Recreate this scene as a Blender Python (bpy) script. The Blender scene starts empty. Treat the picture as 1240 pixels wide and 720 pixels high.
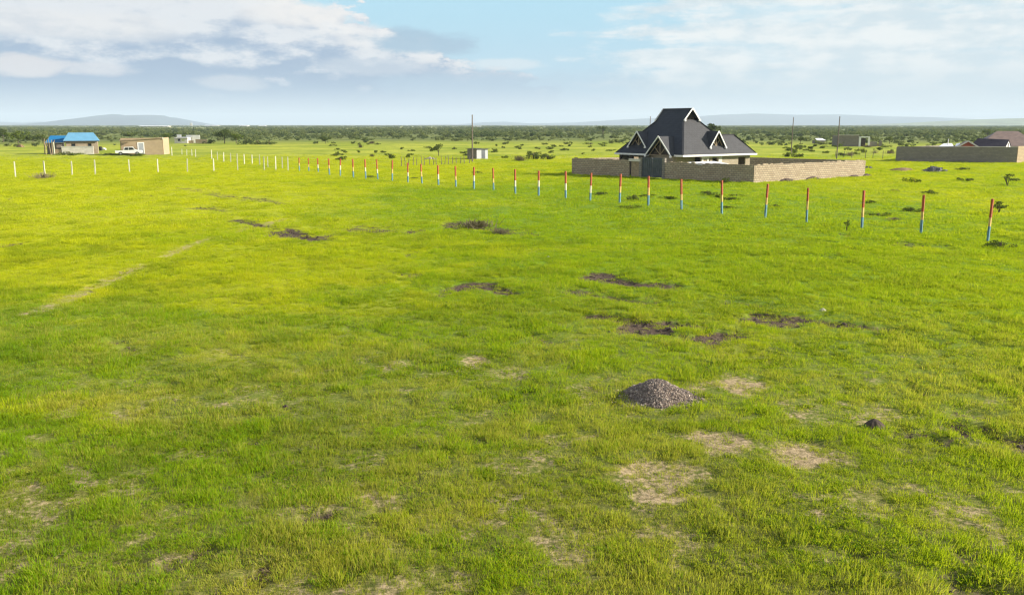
import bpy, math, random
import numpy as np
from mathutils import Vector, Matrix

R = math.radians
scene = bpy.context.scene
random.seed(7)
rng = np.random.default_rng(11)

# ------------------------------------------------------------------ camera
F, CAMH = 1050.0, 6.0
PITCH = math.atan(209 / F)
cam_d = bpy.data.cameras.new("camera")
cam = bpy.data.objects.new("camera", cam_d)
scene.collection.objects.link(cam)
cam.location = (0, 0, CAMH)
cam.rotation_euler = (math.pi / 2 - PITCH, 0, 0)
cam_d.sensor_width = 36
cam_d.lens = 36 * F / 1240
cam_d.clip_start, cam_d.clip_end = 0.1, 60000
scene.camera = cam

# ------------------------------------------------------------------ light and exposure
EXPO = 1.3
SUN_EL, SUN_AZ = 24.0, 3.0            # azimuth from +X towards +Y
scene.view_settings.view_transform = 'Standard'
scene.view_settings.look = 'None'
scene.view_settings.exposure = EXPO
scene.view_settings.gamma = 1
scene.view_settings.use_curve_mapping = False
scene.cycles.use_denoising = True
scene.cycles.sample_clamp_indirect = 4.0
scene.cycles.filter_width = 1.3
scene.cycles.max_bounces = 6
scene.cycles.diffuse_bounces = 3
scene.cycles.glossy_bounces = 2
scene.cycles.transmission_bounces = 4
scene.cycles.volume_bounces = 0
scene.cycles.transparent_max_bounces = 8
scene.cycles.caustics_reflective = False
scene.cycles.caustics_refractive = False

sd = Vector((math.cos(R(SUN_EL)) * math.cos(R(SUN_AZ)), math.cos(R(SUN_EL)) * math.sin(R(SUN_AZ)), math.sin(R(SUN_EL))))
sun_l = bpy.data.lights.new("sun", 'SUN')
sun_l.energy, sun_l.angle, sun_l.color = 4.6, R(0.6), (1.0, 0.91, 0.76)
sun = bpy.data.objects.new("sun", sun_l)
scene.collection.objects.link(sun)
sun.location = (30, 0, 60)
sun.rotation_euler = sd.to_track_quat('Z', 'Y').to_euler()


class NT:
    """small helper to write node trees"""
    def __init__(s, tree):
        s.t = tree
        s.n = tree.nodes
        s.l = tree.links
    def new(s, kind, **kw):
        nd = s.n.new(kind)
        for k, v in kw.items():
            setattr(nd, k, v)
        return nd
    def put(s, sock, v):
        if isinstance(v, bpy.types.NodeSocket):
            s.l.new(v, sock)
        elif v is not None:
            if sock.type == 'RGBA' and len(v) == 3:
                v = (*v, 1)
            sock.default_value = v
    def m(s, op, a, b=None, c=None, clamp=False):
        nd = s.new('ShaderNodeMath', operation=op)
        nd.use_clamp = clamp
        s.put(nd.inputs[0], a)
        if b is not None: s.put(nd.inputs[1], b)
        if c is not None: s.put(nd.inputs[2], c)
        return nd.outputs[0]
    def step(s, v, a, b, x=0.0, y=1.0):
        nd = s.new('ShaderNodeMapRange', interpolation_type='SMOOTHSTEP')
        s.put(nd.inputs[0], v)
        for i, q in zip((1, 2, 3, 4), (a, b, x, y)):
            s.put(nd.inputs[i], q)
        return nd.outputs[0]
    def mix(s, f, a, b, mode='MIX'):
        nd = s.new('ShaderNodeMix', data_type='RGBA', blend_type=mode)
        s.put(nd.inputs[0], f); s.put(nd.inputs[6], a); s.put(nd.inputs[7], b)
        return nd.outputs[2]
    def noise(s, vec, scale, detail=4, rough=0.55, dist=0.0):
        nd = s.new('ShaderNodeTexNoise')
        s.put(nd.inputs['Vector'], vec)
        nd.inputs['Scale'].default_value = scale
        nd.inputs['Detail'].default_value = detail
        nd.inputs['Roughness'].default_value = rough
        nd.inputs['Distortion'].default_value = dist
        return nd.outputs['Fac']
    def xyz(s, x, y, z):
        nd = s.new('ShaderNodeCombineXYZ')
        s.put(nd.inputs[0], x); s.put(nd.inputs[1], y); s.put(nd.inputs[2], z)
        return nd.outputs[0]


# ------------------------------------------------------------------ world: Nishita sky with procedural clouds
world = bpy.data.worlds.new("World")
scene.world = world
world.use_nodes = True
w = NT(world.node_tree)
w.n.clear()
sky = w.new('ShaderNodeTexSky', sky_type='NISHITA')
sky.sun_disc = False
sky.sun_elevation = R(SUN_EL)
sky.sun_rotation = R(90 - SUN_AZ)
sky.altitude = 1600
sky.air_density, sky.dust_density, sky.ozone_density = 1.0, 0.6, 1.0
WS = 0.1
K = 2 ** -EXPO / WS
def cc(r, g, b):                       # display sRGB 0..255 -> emitted colour
    f = lambda v: (v / 255 / 12.92 if v < 10 else ((v / 255 + 0.055) / 1.055) ** 2.4) * K
    return (f(r), f(g), f(b))
tc = w.new('ShaderNodeTexCoord').outputs['Generated']
sp = w.new('ShaderNodeSeparateXYZ'); w.l.new(tc, sp.inputs[0])
az = w.m('MULTIPLY', w.m('ARCTAN2', sp.outputs[0], sp.outputs[1]), 57.2958)
el = w.m('MULTIPLY', w.m('ARCSINE', sp.outputs[2]), 57.2958)
cv = w.xyz(w.m('MULTIPLY', az, 0.11), w.m('MULTIPLY', el, 0.30), 0.0)
cv2 = w.xyz(w.m('MULTIPLY', az, 0.11), w.m('MULTIPLY', el, 0.36), 3.7)
cv3 = w.xyz(w.m('MULTIPLY', az, 0.05), w.m('MULTIPLY', el, 0.45), 9.1)
n1 = w.noise(cv, 1.6, 8, 0.58)
n2 = w.noise(cv2, 2.4, 7, 0.55)
n3 = w.noise(cv3, 2.0, 7, 0.6, 0.3)
cv4 = w.xyz(w.m('MULTIPLY', az, 0.11), w.m('MULTIPLY', el, 0.24), 6.3)
n4 = w.noise(cv4, 5.5, 8, 0.62)
d4 = w.m('SUBTRACT', n4, 0.5)
d1 = w.m('SUBTRACT', n1, 0.5)
d2 = w.m('SUBTRACT', n2, 0.5)
d3 = w.m('SUBTRACT', n3, 0.5)
def blob(a0, e0, ra, re, soft=0.35, wob=1.2):
    u = w.m('DIVIDE', w.m('SUBTRACT', az, a0), ra)
    v = w.m('DIVIDE', w.m('SUBTRACT', el, e0), re)
    d = w.m('SQRT', w.m('ADD', w.m('MULTIPLY', u, u), w.m('MULTIPLY', v, v)))
    d = w.m('ADD', d, w.m('ADD', w.m('MULTIPLY', d2, wob), w.m('MULTIPLY', d4, wob)))
    return w.step(d, 1.0 - soft, 1.0 + soft, 1.0, 0.0)
blue_sky = w.mix(w.step(el, 0.0, 8.0), cc(190, 214, 230), cc(180, 223, 242))
base = w.mix(w.step(el, 6.0, 30.0), blue_sky, sky.outputs[0])
# thin pale veil on the right
veil_edge = w.m('ADD', w.m('ADD', w.m('MULTIPLY', az, 1.0), w.m('MULTIPLY', el, -0.55)), w.m('MULTIPLY', d3, 22.0))
veil = w.m('MULTIPLY', w.step(w.m('ADD', veil_edge, w.m('MULTIPLY', d4, 9.0)), 2.0, 8.0), w.step(w.m('ADD', n3, w.m('MULTIPLY', d4, 0.35)), 0.30, 0.54, 0.55, 1.0))
veil_col = w.mix(w.step(w.m('ADD', n2, w.m('MULTIPLY', d4, 0.5)), 0.36, 0.64), cc(214, 228, 235), cc(244, 247, 246))
veil_col = w.mix(w.step(el, 4.5, 1.0), veil_col, cc(206, 222, 230))
base = w.mix(w.m('MULTIPLY', veil, 0.92), base, veil_col)
# heaped grey cloud on the left with bright rims
edge = w.m('SUBTRACT', w.m('SUBTRACT', 8.0, w.m('MULTIPLY', w.m('ADD', az, 13.5), 0.36)), el)
edge = w.m('ADD', edge, w.m('ADD', w.m('MULTIPLY', d1, 6.0), w.m('MULTIPLY', d4, 2.6)))
mass = w.step(edge, 0.0, 0.45)
shade = w.step(w.m('ADD', w.m('ADD', w.m('MULTIPLY', d2, 3.4), w.m('MULTIPLY', d4, 2.6)), w.m('MULTIPLY', w.m('SUBTRACT', el, 4.6), 0.32)), -0.55, 0.75)
mass_col = w.mix(shade, cc(158, 180, 206), cc(230, 233, 237))
rim = w.m('MULTIPLY', w.step(edge, 0.1, 0.5), w.step(edge, 0.7, 2.2, 1.0, 0.0))
rim = w.m('MULTIPLY', rim, w.step(n4, 0.38, 0.56))
rim = w.m('MULTIPLY', rim, w.step(el, 2.5, 4.5))
mass_col = w.mix(w.m('MULTIPLY', rim, 0.85), mass_col, cc(247, 244, 241))
base = w.mix(w.m('MULTIPLY', mass, w.step(el, 0.8, 3.2, 0.55, 0.96)), base, mass_col)
# bright puffs and one small grey cloud
for a0, e0, ra, re, c_, k_ in ((-28.6, 3.25, 2.2, 0.55, (232, 229, 229), 0.8), (-24.8, 3.2, 1.6, 0.4, (226, 227, 231), 0.7),
                               (-17.2, 2.5, 1.8, 0.45, (216, 222, 229), 0.6), (-26.0, 5.6, 6.0, 0.8, (236, 236, 236), 0.6),
                               (-13.4, 6.7, 3.0, 0.7, (243, 240, 237), 0.6), (-9.4, 5.4, 1.6, 0.6, (240, 240, 240), 0.6), (-9.0, 3.6, 3.0, 0.5, (212, 220, 229), 0.5),
                               (-5.6, 5.05, 3.1, 0.75, (167, 196, 217), 0.95), (-0.5, 3.75, 2.4, 0.35, (224, 234, 239), 0.7),
                               (1.0, 2.2, 9.0, 1.1, (181, 206, 224), 0.6)):
    base = w.mix(w.m('MULTIPLY', blob(a0, e0, ra, re), k_), base, cc(*c_))
base = w.mix(w.step(el, 2.6, 0.2, 0.0, 0.85), base, w.mix(w.step(az, -12.0, 14.0), cc(205, 218, 229), cc(226, 236, 240)))
bg = w.new('ShaderNodeBackground')
w.l.new(base, bg.inputs[0]); bg.inputs[1].default_value = WS
wo = w.new('ShaderNodeOutputWorld')
w.l.new(bg.outputs[0], wo.inputs[0])

# ------------------------------------------------------------------ ground maths
cp, spn = math.cos(PITCH), math.sin(PITCH)
def gp(px, py):
    """where a sight line through the photo's pixel meets level ground"""
    rx, ry, rz = (px - 620) / F, cp - (py - 360) / F * spn, -spn - (py - 360) / F * cp
    t = -CAMH / rz
    return rx * t, ry * t
def ht(px, py, py_top):
    """height in metres of something standing at (px, py) whose top shows at py_top"""
    x, y = gp(px, py)
    k = (py_top - 360) / F
    return max(0.05, CAMH + y * (-spn - k * cp) / (cp - k * spn))

def _h(ix, iy, seed):
    v = (ix.astype(np.int64) * 374761393 + iy.astype(np.int64) * 668265263 + seed * 974711) & 0xffffffff
    v = ((v ^ (v >> 13)) * 1274126177) & 0xffffffff
    return ((v ^ (v >> 16)) & 0xffff) / 65535.0
def vnoise(x, y, seed=0):
    ix, iy = np.floor(x), np.floor(y)
    fx, fy = x - ix, y - iy
    fx, fy = fx * fx * (3 - 2 * fx), fy * fy * (3 - 2 * fy)
    a, b = _h(ix, iy, seed), _h(ix + 1, iy, seed)
    c, d = _h(ix, iy + 1, seed), _h(ix + 1, iy + 1, seed)
    return (a * (1 - fx) + b * fx) * (1 - fy) + (c * (1 - fx) + d * fx) * fy
def fbm(x, y, sc, seed=0, oct=4):
    s, a, tot = 0, 1.0, 0
    x, y = x / sc, y / sc
    for o in range(oct):
        s = s + a * vnoise(x * 2 ** o + o * 17.3, y * 2 ** o - o * 9.1, seed + o)
        tot += a; a *= 0.55
    return s / tot
def sstep(v, a, b):
    t = np.clip((v - a) / (b - a), 0, 1)
    return t * t * (3 - 2 * t)

# bare patches: pixel centre, half width and half height in the photo, kind, strength
PATCH = [(905, 466, 60, 13, 't', 1.0), (880, 540, 52, 18, 't', 1.0), (968, 558, 62, 26, 't', 1.0), (798, 580, 70, 34, 't', .8),
         (575, 436, 26, 8, 't', .8), (620, 448, 34, 10, 't', .6), (845, 470, 18, 6, 't', .8), (480, 445, 40, 9, 't', .5),
         (1160, 625, 55, 16, 't', .55), (150, 580, 26, 7, 't', .5), (20, 585, 20, 6, 't', .45), (100, 535, 20, 5, 't', .45),
         (150, 500, 40, 8, 't', .5), (560, 640, 60, 16, 't', .5), (640, 560, 70, 20, 't', .45), (440, 560, 40, 10, 't', .5),
         (380, 628, 26, 9, 't', .6), (205, 672, 22, 6, 't', .7), (350, 560, 26, 7, 't', .45), (980, 505, 40, 9, 't', .5), (700, 470, 30, 6, 't', .6),
         (1060, 500, 60, 14, 't', .5), (1180, 640, 50, 10, 't', .5), (640, 690, 60, 9, 't', .3), (300, 470, 40, 8, 't', .45),
         (150, 422, 18, 4, 'd', .5), (500, 490, 14, 5, 'd', .4), (140, 412, 14, 3, 'd', .6), (440, 325, 20, 2.5, 'd', .35), (1000, 310, 18, 2.5, 'd', .4), (12, 295, 14, 3, 'd', .7), (245, 665, 14, 6, 'd', .5), (870, 362, 22, 3, 'd', .4)]
_PT = []
for px, py, rx, ry, kd, st in PATCH:
    x, y = gp(px, py)
    _PT.append((x, y, rx * math.hypot(x, y) / F, 0.68 * abs(gp(px, py - ry)[1] - gp(px, py + ry)[1]), kd, st))
TRACK = [gp(*p) for p in ((40, 380), (80, 364), (115, 347), (150, 330), (185, 316), (215, 304), (250, 290), (290, 279), (345, 265))]
TRACK2 = [gp(*p) for p in ((175, 226), (240, 233), (300, 246), (370, 262), (430, 274))]

SCARS = [([(752, 389), (790, 397), (830, 403), (862, 410)], 1.15, 1.0), ([(722, 382), (768, 390)], .4, .9), ([(905, 376), (950, 385), (1000, 391), (1070, 397)], .5, .95),
         ([(908, 384), (950, 392)], .75, .9), ([(728, 334), (765, 340), (800, 346)], 1.0, 1.0), ([(552, 348), (585, 343), (612, 350)], .85, 1.0), ([(338, 280), (376, 288)], 1.5, .95), ([(290, 267), (318, 273)], 1.1, .65),
         ([(210, 227), (270, 236), (350, 247)], 1.2, .5), ([(240, 251), (275, 255)], 1.1, .5), ([(430, 276), (488, 281)], 1.8, .7), ([(555, 270), (620, 281)], 1.6, .7), ([(1085, 521), (1135, 532)], .45, .8),
         ([(1200, 525), (1240, 537)], .6, 1.0), ([(308, 697), (330, 685)], .16, 1.0), ([(364, 627), (394, 622)], .16, 1.0), ([(690, 350), (745, 361)], .6, .6), ([(1150, 300), (1100, 296)], .9, .5),
         ([(740, 358), (790, 366)], .5, .7), ([(870, 360), (915, 372)], .5, .5), ([(470, 330), (500, 334)], .6, .5), ([(1165, 498), (1215, 506)], .4, .6), ([(232, 668), (255, 663)], .14, .7)]
SCARS = [([gp(*p) for p in pts], wd, st) for pts, wd, st in SCARS]
def seg_dist(x, y, pts):
    d = np.full(x.shape, 1e9)
    for (ax, ay), (bx, by) in zip(pts[:-1], pts[1:]):
        dx, dy = bx - ax, by - ay
        t = np.clip(((x - ax) * dx + (y - ay) * dy) / (dx * dx + dy * dy), 0, 1)
        d = np.minimum(d, np.hypot(x - ax - t * dx, y - ay - t * dy))
    return d

def masks(x, y):
    """bare tan soil, dark turned soil, yellowness of the sward, dryness"""
    tan = np.zeros_like(x); dark = np.zeros_like(x)
    wob = fbm(x, y, 0.9, 5, 4) - 0.5
    wob2 = fbm(x, y * 0.8, 0.6, 15, 4) - 0.5
    for cx, cy, rx, ry, kd, st in _PT:
        near = (np.abs(x - cx) < 2.2 * rx) & (np.abs(y - cy) < 2.2 * ry)
        if not near.any():
            continue
        d = np.hypot((x[near] - cx) / rx, (y[near] - cy) / ry) + (wob[near] * 1.3 if kd == 't' else wob2[near] * 2.6)
        v = st * sstep(d, 1.05, 0.35)
        tgt = tan if kd == 't' else dark
        tgt[near] = np.maximum(tgt[near], v)
    wob3 = fbm(x * 0.55, y, 0.7, 25, 4) - 0.5
    for pts, wd, st in SCARS:
        lo = np.array(pts).min(0) - 3 * wd; hi = np.array(pts).max(0) + 3 * wd
        near = (x > lo[0]) & (x < hi[0]) & (y > lo[1]) & (y < hi[1])
        if near.any():
            dk = seg_dist(x[near], y[near], pts) / wd + wob3[near] * 3.0 + (vnoise(x[near] * 7, y[near] * 7, 99) - .5) * .7
            dark[near] = np.maximum(dark[near], st * sstep(dk, 1.35, 0.2))
    td = seg_dist(x, y, TRACK) + wob * 0.5
    tan = np.maximum(tan, 0.65 * sstep(td, 0.6, 0.2) * sstep(fbm(x, y, 3.0, 77), 0.28, 0.45))
    td2 = seg_dist(x, y, TRACK2) + wob * 1.2
    dark = np.maximum(dark, 0.55 * sstep(td2, 0.6, 0.1) * sstep(fbm(x, y, 5.0, 78), 0.42, 0.6))
    # scattered small gaps in the sward
    g = fbm(x, y, 0.8, 31, 4)
    r = np.hypot(x, y)
    tan = np.maximum(tan, 0.55 * sstep(g, 0.52, 0.70) * sstep(r, 40, 11))
    dark = np.maximum(dark, 0.5 * sstep(fbm(x + 40, y * 0.8, 0.9, 51, 3), 0.70, 0.82))
    n = fbm(x, y, 9.0, 91, 4)
    far_left = sstep(-x / (y + 5.0), -0.25, 0.35) * sstep(y, 17, 40)
    yel = np.clip(-0.06 + 0.55 * far_left + (n - 0.5) * 1.2 + 0.42 * sstep(y, 17, 42), 0, 0.85)
    yel = np.clip(yel + 0.4 * sstep(fbm(x, y, 2.2, 17, 3), 0.58, 0.72), 0, 1)
    yel = np.clip(yel - 0.75 * np.exp(-((x - 9) / 22) ** 2 - ((y - 62) / 40) ** 2), 0, 1)
    dry = sstep(0.6 * fbm(x, y, 3.1, 131, 4) + 0.4 * fbm(x, y, 0.7, 141, 3), 0.42, 0.60) * (0.2 + 0.8 * sstep(y, 34, 13))
    dry = np.maximum(dry, 0.85 * np.exp(-((x - 0.5) / 4.5) ** 2 - ((y - 13.2) / 2.6) ** 2) * sstep(fbm(x, y, 0.9, 151, 3), 0.3, 0.55))
    return tan, dark, yel, dry

def relief(x, y):
    r = np.hypot(x, y)
    k = sstep(r, 120, 60)
    z = ((fbm(x, y, 5.0, 3, 3) - 0.5) * 0.16 + (fbm(x, y, 0.8, 8, 3) - 0.5) * 0.09) * k
    return z
def gz(x, y):
    a, b = np.array([float(x)]), np.array([float(y)])
    return float(relief(a, b)[0])

# ------------------------------------------------------------------ materials
def mat(name):
    m = bpy.data.materials.new(name)
    m.use_nodes = True
    nt = NT(m.node_tree)
    b = nt.n['Principled BSDF']
    b.inputs['Specular IOR Level'].default_value = 0.25
    return m, nt, b
def plain(name, col, rough=0.7, var=0.25, scale=3.0, metal=0.0, bump=0.0, worn=0.0):
    m, nt, b = mat(name)
    g = nt.new('ShaderNodeNewGeometry').outputs['Position']
    n = nt.noise(g, scale, 5, 0.6)
    lo = tuple(c * (1 - var) for c in col); hi = tuple(min(1, c * (1 + var)) for c in col)
    c_ = nt.mix(nt.step(n, 0.3, 0.7), lo, hi)
    if worn: c_ = nt.mix(nt.step(nt.noise(g, 22.0, 5, 0.7), 0.52, 0.66, 0, worn), c_, (0.30, 0.27, 0.22))
    nt.put(b.inputs['Base Color'], c_)
    b.inputs['Roughness'].default_value = rough
    b.inputs['Metallic'].default_value = metal
    if bump:
        bp = nt.new('ShaderNodeBump'); bp.inputs['Strength'].default_value = bump
        nt.put(bp.inputs['Height'], nt.noise(g, scale * 4, 4)); nt.put(b.inputs['Normal'], bp.outputs[0])
    return m
def block_mat(name, c1, c2, mortar, bw=0.42, bh=0.22, grime=0.35):
    m, nt, b = mat(name)
    uv = nt.new('ShaderNodeUVMap').outputs[0]
    br = nt.new('ShaderNodeTexBrick')
    nt.put(br.inputs['Vector'], uv)
    nt.put(br.inputs['Color1'], c1); nt.put(br.inputs['Color2'], c2); nt.put(br.inputs['Mortar'], mortar)
    br.inputs['Scale'].default_value = 1.0
    br.inputs['Mortar Size'].default_value = 0.026
    br.inputs['Brick Width'].default_value = bw
    br.inputs['Row Height'].default_value = bh
    n = nt.noise(uv, 0.9, 6, 0.65)
    n2 = nt.noise(uv, 9.0, 4, 0.6)
    col = nt.mix(nt.step(n, 0.42, 0.75, 0, grime), br.outputs['Color'], tuple(c * 0.6 for c in c1))
    col = nt.mix(nt.step(n2, 0.3, 0.7, 0, 0.3), col, tuple(c * 0.7 for c in c2))
    nt.put(b.inputs['Base Color'], col)
    b.inputs['Roughness'].default_value = 0.9
    bp = nt.new('ShaderNodeBump'); bp.inputs['Strength'].default_value = 0.6; bp.inputs['Distance'].default_value = 0.02
    nt.put(bp.inputs['Height'], nt.m('SUBTRACT', n2, nt.m('MULTIPLY', br.outputs['Fac'], 1.5)))
    nt.put(b.inputs['Normal'], bp.outputs[0])
    return m
def tile_mat(name, col, pitch=0.34, var=0.3):
    m, nt, b = mat(name)
    uv = nt.new('ShaderNodeUVMap').outputs[0]
    br = nt.new('ShaderNodeTexBrick')
    nt.put(br.inputs['Vector'], uv)
    nt.put(br.inputs['Color1'], col); nt.put(br.inputs['Color2'], tuple(c * (1 + var) for c in col))
    nt.put(br.inputs['Mortar'], tuple(c * 0.55 for c in col))
    br.inputs['Scale'].default_value = 1.0
    br.inputs['Mortar Size'].default_value = 0.014
    br.inputs['Brick Width'].default_value = pitch * 1.3
    br.inputs['Row Height'].default_value = pitch
    n = nt.noise(uv, 1.3, 5)
    nt.put(b.inputs['Base Color'], nt.mix(nt.step(n, 0.3, 0.7, 0, 0.35), br.outputs['Color'], tuple(c * 1.4 for c in col)))
    b.inputs['Roughness'].default_value = 0.62
    bp = nt.new('ShaderNodeBump'); bp.inputs['Strength'].default_value = 0.5; bp.inputs['Distance'].default_value = 0.02
    nt.put(bp.inputs['Height'], nt.m('SUBTRACT', 1.0, br.outputs['Fac'])); nt.put(b.inputs['Normal'], bp.outputs[0])
    return m
def sheet_mat(name, col, rough=0.4, metal=0.0):
    m, nt, b = mat(name)
    uv = nt.new('ShaderNodeUVMap').outputs[0]
    wv = nt.new('ShaderNodeTexWave', wave_type='BANDS', bands_direction='X')
    nt.put(wv.inputs['Vector'], uv); wv.inputs['Scale'].default_value = 2.0
    n = nt.noise(uv, 0.8, 5)
    nt.put(b.inputs['Base Color'], nt.mix(nt.step(n, 0.35, 0.7, 0, 0.4), col, tuple(c * 0.7 for c in col)))
    b.inputs['Roughness'].default_value = rough; b.inputs['Metallic'].default_value = metal
    bp = nt.new('ShaderNodeBump'); bp.inputs['Strength'].default_value = 0.4; bp.inputs['Distance'].default_value = 0.02
    nt.put(bp.inputs['Height'], wv.outputs['Fac']); nt.put(b.inputs['Normal'], bp.outputs[0])
    return m
def leaf_mat(name, c1, c2, trans=0.35, scale=0.6):
    m = bpy.data.materials.new(name); m.use_nodes = True
    nt = NT(m.node_tree); nt.n.clear()
    g = nt.new('ShaderNodeNewGeometry')
    oi = nt.new('ShaderNodeObjectInfo').outputs['Random']
    f = nt.m('ADD', nt.m('MULTIPLY', nt.noise(g.outputs['Position'], scale, 4), 0.9), nt.m('MULTIPLY', oi, 0.5))
    f = nt.m('ADD', f, nt.m('MULTIPLY', g.outputs['Random Per Island'], 0.5))
    col = nt.mix(nt.step(f, 0.5, 1.35), c1, c2)
    d = nt.new('ShaderNodeBsdfDiffuse'); t = nt.new('ShaderNodeBsdfTranslucent')
    nt.put(d.inputs[0], col); nt.put(t.inputs[0], col)
    ms = nt.new('ShaderNodeMixShader'); ms.inputs[0].default_value = trans
    nt.l.new(d.outputs[0], ms.inputs[1]); nt.l.new(t.outputs[0], ms.inputs[2])
    o = nt.new('ShaderNodeOutputMaterial'); nt.l.new(ms.outputs[0], o.inputs[0])
    return m

# sward colours, used by the ground sheet and by the blades
G_GREEN, G_YEL, G_DRY = (0.165, 0.315, 0.009), (0.52, 0.54, 0.012), (0.40, 0.33, 0.09)
def grass_mat(name):
    m = bpy.data.materials.new(name); m.use_nodes = True
    nt = NT(m.node_tree); nt.n.clear()
    def at(a):
        n_ = nt.new('ShaderNodeAttribute', attribute_type='INSTANCER', attribute_name=a)
        return n_.outputs['Fac']
    g = nt.new('ShaderNodeNewGeometry')
    rnd = g.outputs['Random Per Island']
    y = nt.m('ADD', at('yel'), nt.m('MULTIPLY', nt.m('SUBTRACT', rnd, 0.5), 0.5), clamp=True)
    col = nt.mix(y, G_GREEN, G_YEL)
    dry = nt.step(nt.m('ADD', at('dry'), nt.m('SUBTRACT', rnd, 0.5)), 0.25, 0.75)
    col = nt.mix(nt.m('MULTIPLY', dry, 0.68), col, G_DRY)
    col = nt.mix(nt.step(at('hue'), 0.0, 1.0, 0.0, 0.65), col, (0.070, 0.155, 0.014))
    d = nt.new('ShaderNodeBsdfDiffuse'); t = nt.new('ShaderNodeBsdfTranslucent')
    nt.put(d.inputs[0], col); nt.put(t.inputs[0], nt.mix(0.5, col, G_YEL))
    ms = nt.new('ShaderNodeMixShader'); ms.inputs[0].default_value = 0.5
    nt.l.new(d.outputs[0], ms.inputs[1]); nt.l.new(t.outputs[0], ms.inputs[2])
    o = nt.new('ShaderNodeOutputMaterial'); nt.l.new(ms.outputs[0], o.inputs[0])
    return m

def ground_mat():
    m, nt, b = mat('meadow_ground')
    g = nt.new('ShaderNodeNewGeometry').outputs['Position']
    a = nt.new('ShaderNodeAttribute', attribute_type='GEOMETRY', attribute_name='cover')
    sp_ = nt.new('ShaderNodeSeparateColor'); nt.l.new(a.outputs['Color'], sp_.inputs[0])
    tan, dark, yel = sp_.outputs[0], sp_.outputs[1], sp_.outputs[2]
    d = nt.new('ShaderNodeVectorMath', operation='LENGTH'); nt.l.new(g, d.inputs[0])
    dist = d.outputs['Value']
    nf = nt.noise(g, 9.0, 5, 0.7)
    nm = nt.noise(g, 1.7, 5, 0.65)
    nl = nt.noise(g, 0.05, 6, 0.6)
    nff = nt.noise(g, 38.0, 3, 0.7)
    ntx = nt.noise(g, 0.35, 6, 0.7)
    nxl = nt.noise(g, 0.004, 6, 0.6)
    col = nt.mix(yel, (0.150, 0.260, 0.010), (0.43, 0.45, 0.014))
    col = nt.mix(nt.step(nm, 0.45, 0.7, 0.0, 0.4), col, (0.10, 0.155, 0.010))
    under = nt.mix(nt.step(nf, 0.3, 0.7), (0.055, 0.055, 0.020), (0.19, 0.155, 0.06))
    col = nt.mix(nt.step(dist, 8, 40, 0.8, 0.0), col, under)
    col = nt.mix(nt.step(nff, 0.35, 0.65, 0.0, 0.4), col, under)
    tanc = nt.mix(nt.step(nf, 0.3, 0.7), (0.17, 0.125, 0.07), (0.44, 0.335, 0.21))
    col = nt.mix(nt.step(nt.m('ADD', tan, nt.m('ADD', nt.m('MULTIPLY', nt.m('SUBTRACT', nf, 0.5), 1.6), nt.m('MULTIPLY', nt.m('SUBTRACT', nm, 0.5), 1.4))), 0.3, 0.95, 0.0, 0.9), col, tanc)
    darkc = nt.mix(nt.step(nf, 0.3, 0.7), (0.040, 0.029, 0.022), (0.13, 0.095, 0.07))
    col = nt.mix(nt.step(nt.m('ADD', dark, nt.m('MULTIPLY', nt.m('SUBTRACT', nf, 0.5), 1.0)), 0.3, 0.7), col, darkc)
    # rough pasture, then bush country, far out
    farp = nt.mix(nt.step(nl, 0.35, 0.65), (0.19, 0.245, 0.022), (0.37, 0.385, 0.05))
    farp = nt.mix(nt.step(ntx, 0.48, 0.66, 0, 0.75), farp, (0.12, 0.165, 0.025))
    farp = nt.mix(nt.step(nm, 0.55, 0.72, 0, 0.5), farp, (0.11, 0.15, 0.02))
    col = nt.mix(nt.step(dist, 110, 190, 0, 0.9), col, farp)
    bushc = nt.mix(nt.step(nl, 0.35, 0.65), (0.075, 0.105, 0.032), (0.18, 0.20, 0.055))
    col = nt.mix(nt.step(nt.m('ADD', dist, nt.m('MULTIPLY', nt.m('SUBTRACT', nl, 0.5), 160)), 260, 380), col, bushc)
    fields = nt.m('MULTIPLY', nt.step(nxl, 0.50, 0.58), nt.step(dist, 900, 1600))
    col = nt.mix(fields, col, (0.32, 0.31, 0.12))
    nt.put(b.inputs['Base Color'], col)
    b.inputs['Roughness'].default_value = 0.95
    b.inputs['Specular IOR Level'].default_value = 0.05
    bp = nt.new('ShaderNodeBump'); bp.inputs['Strength'].default_value = 0.7; bp.inputs['Distance'].default_value = 0.05
    nt.put(bp.inputs['Height'], nt.m('ADD', nf, nm)); nt.put(b.inputs['Normal'], bp.outputs[0])
    return m

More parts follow.
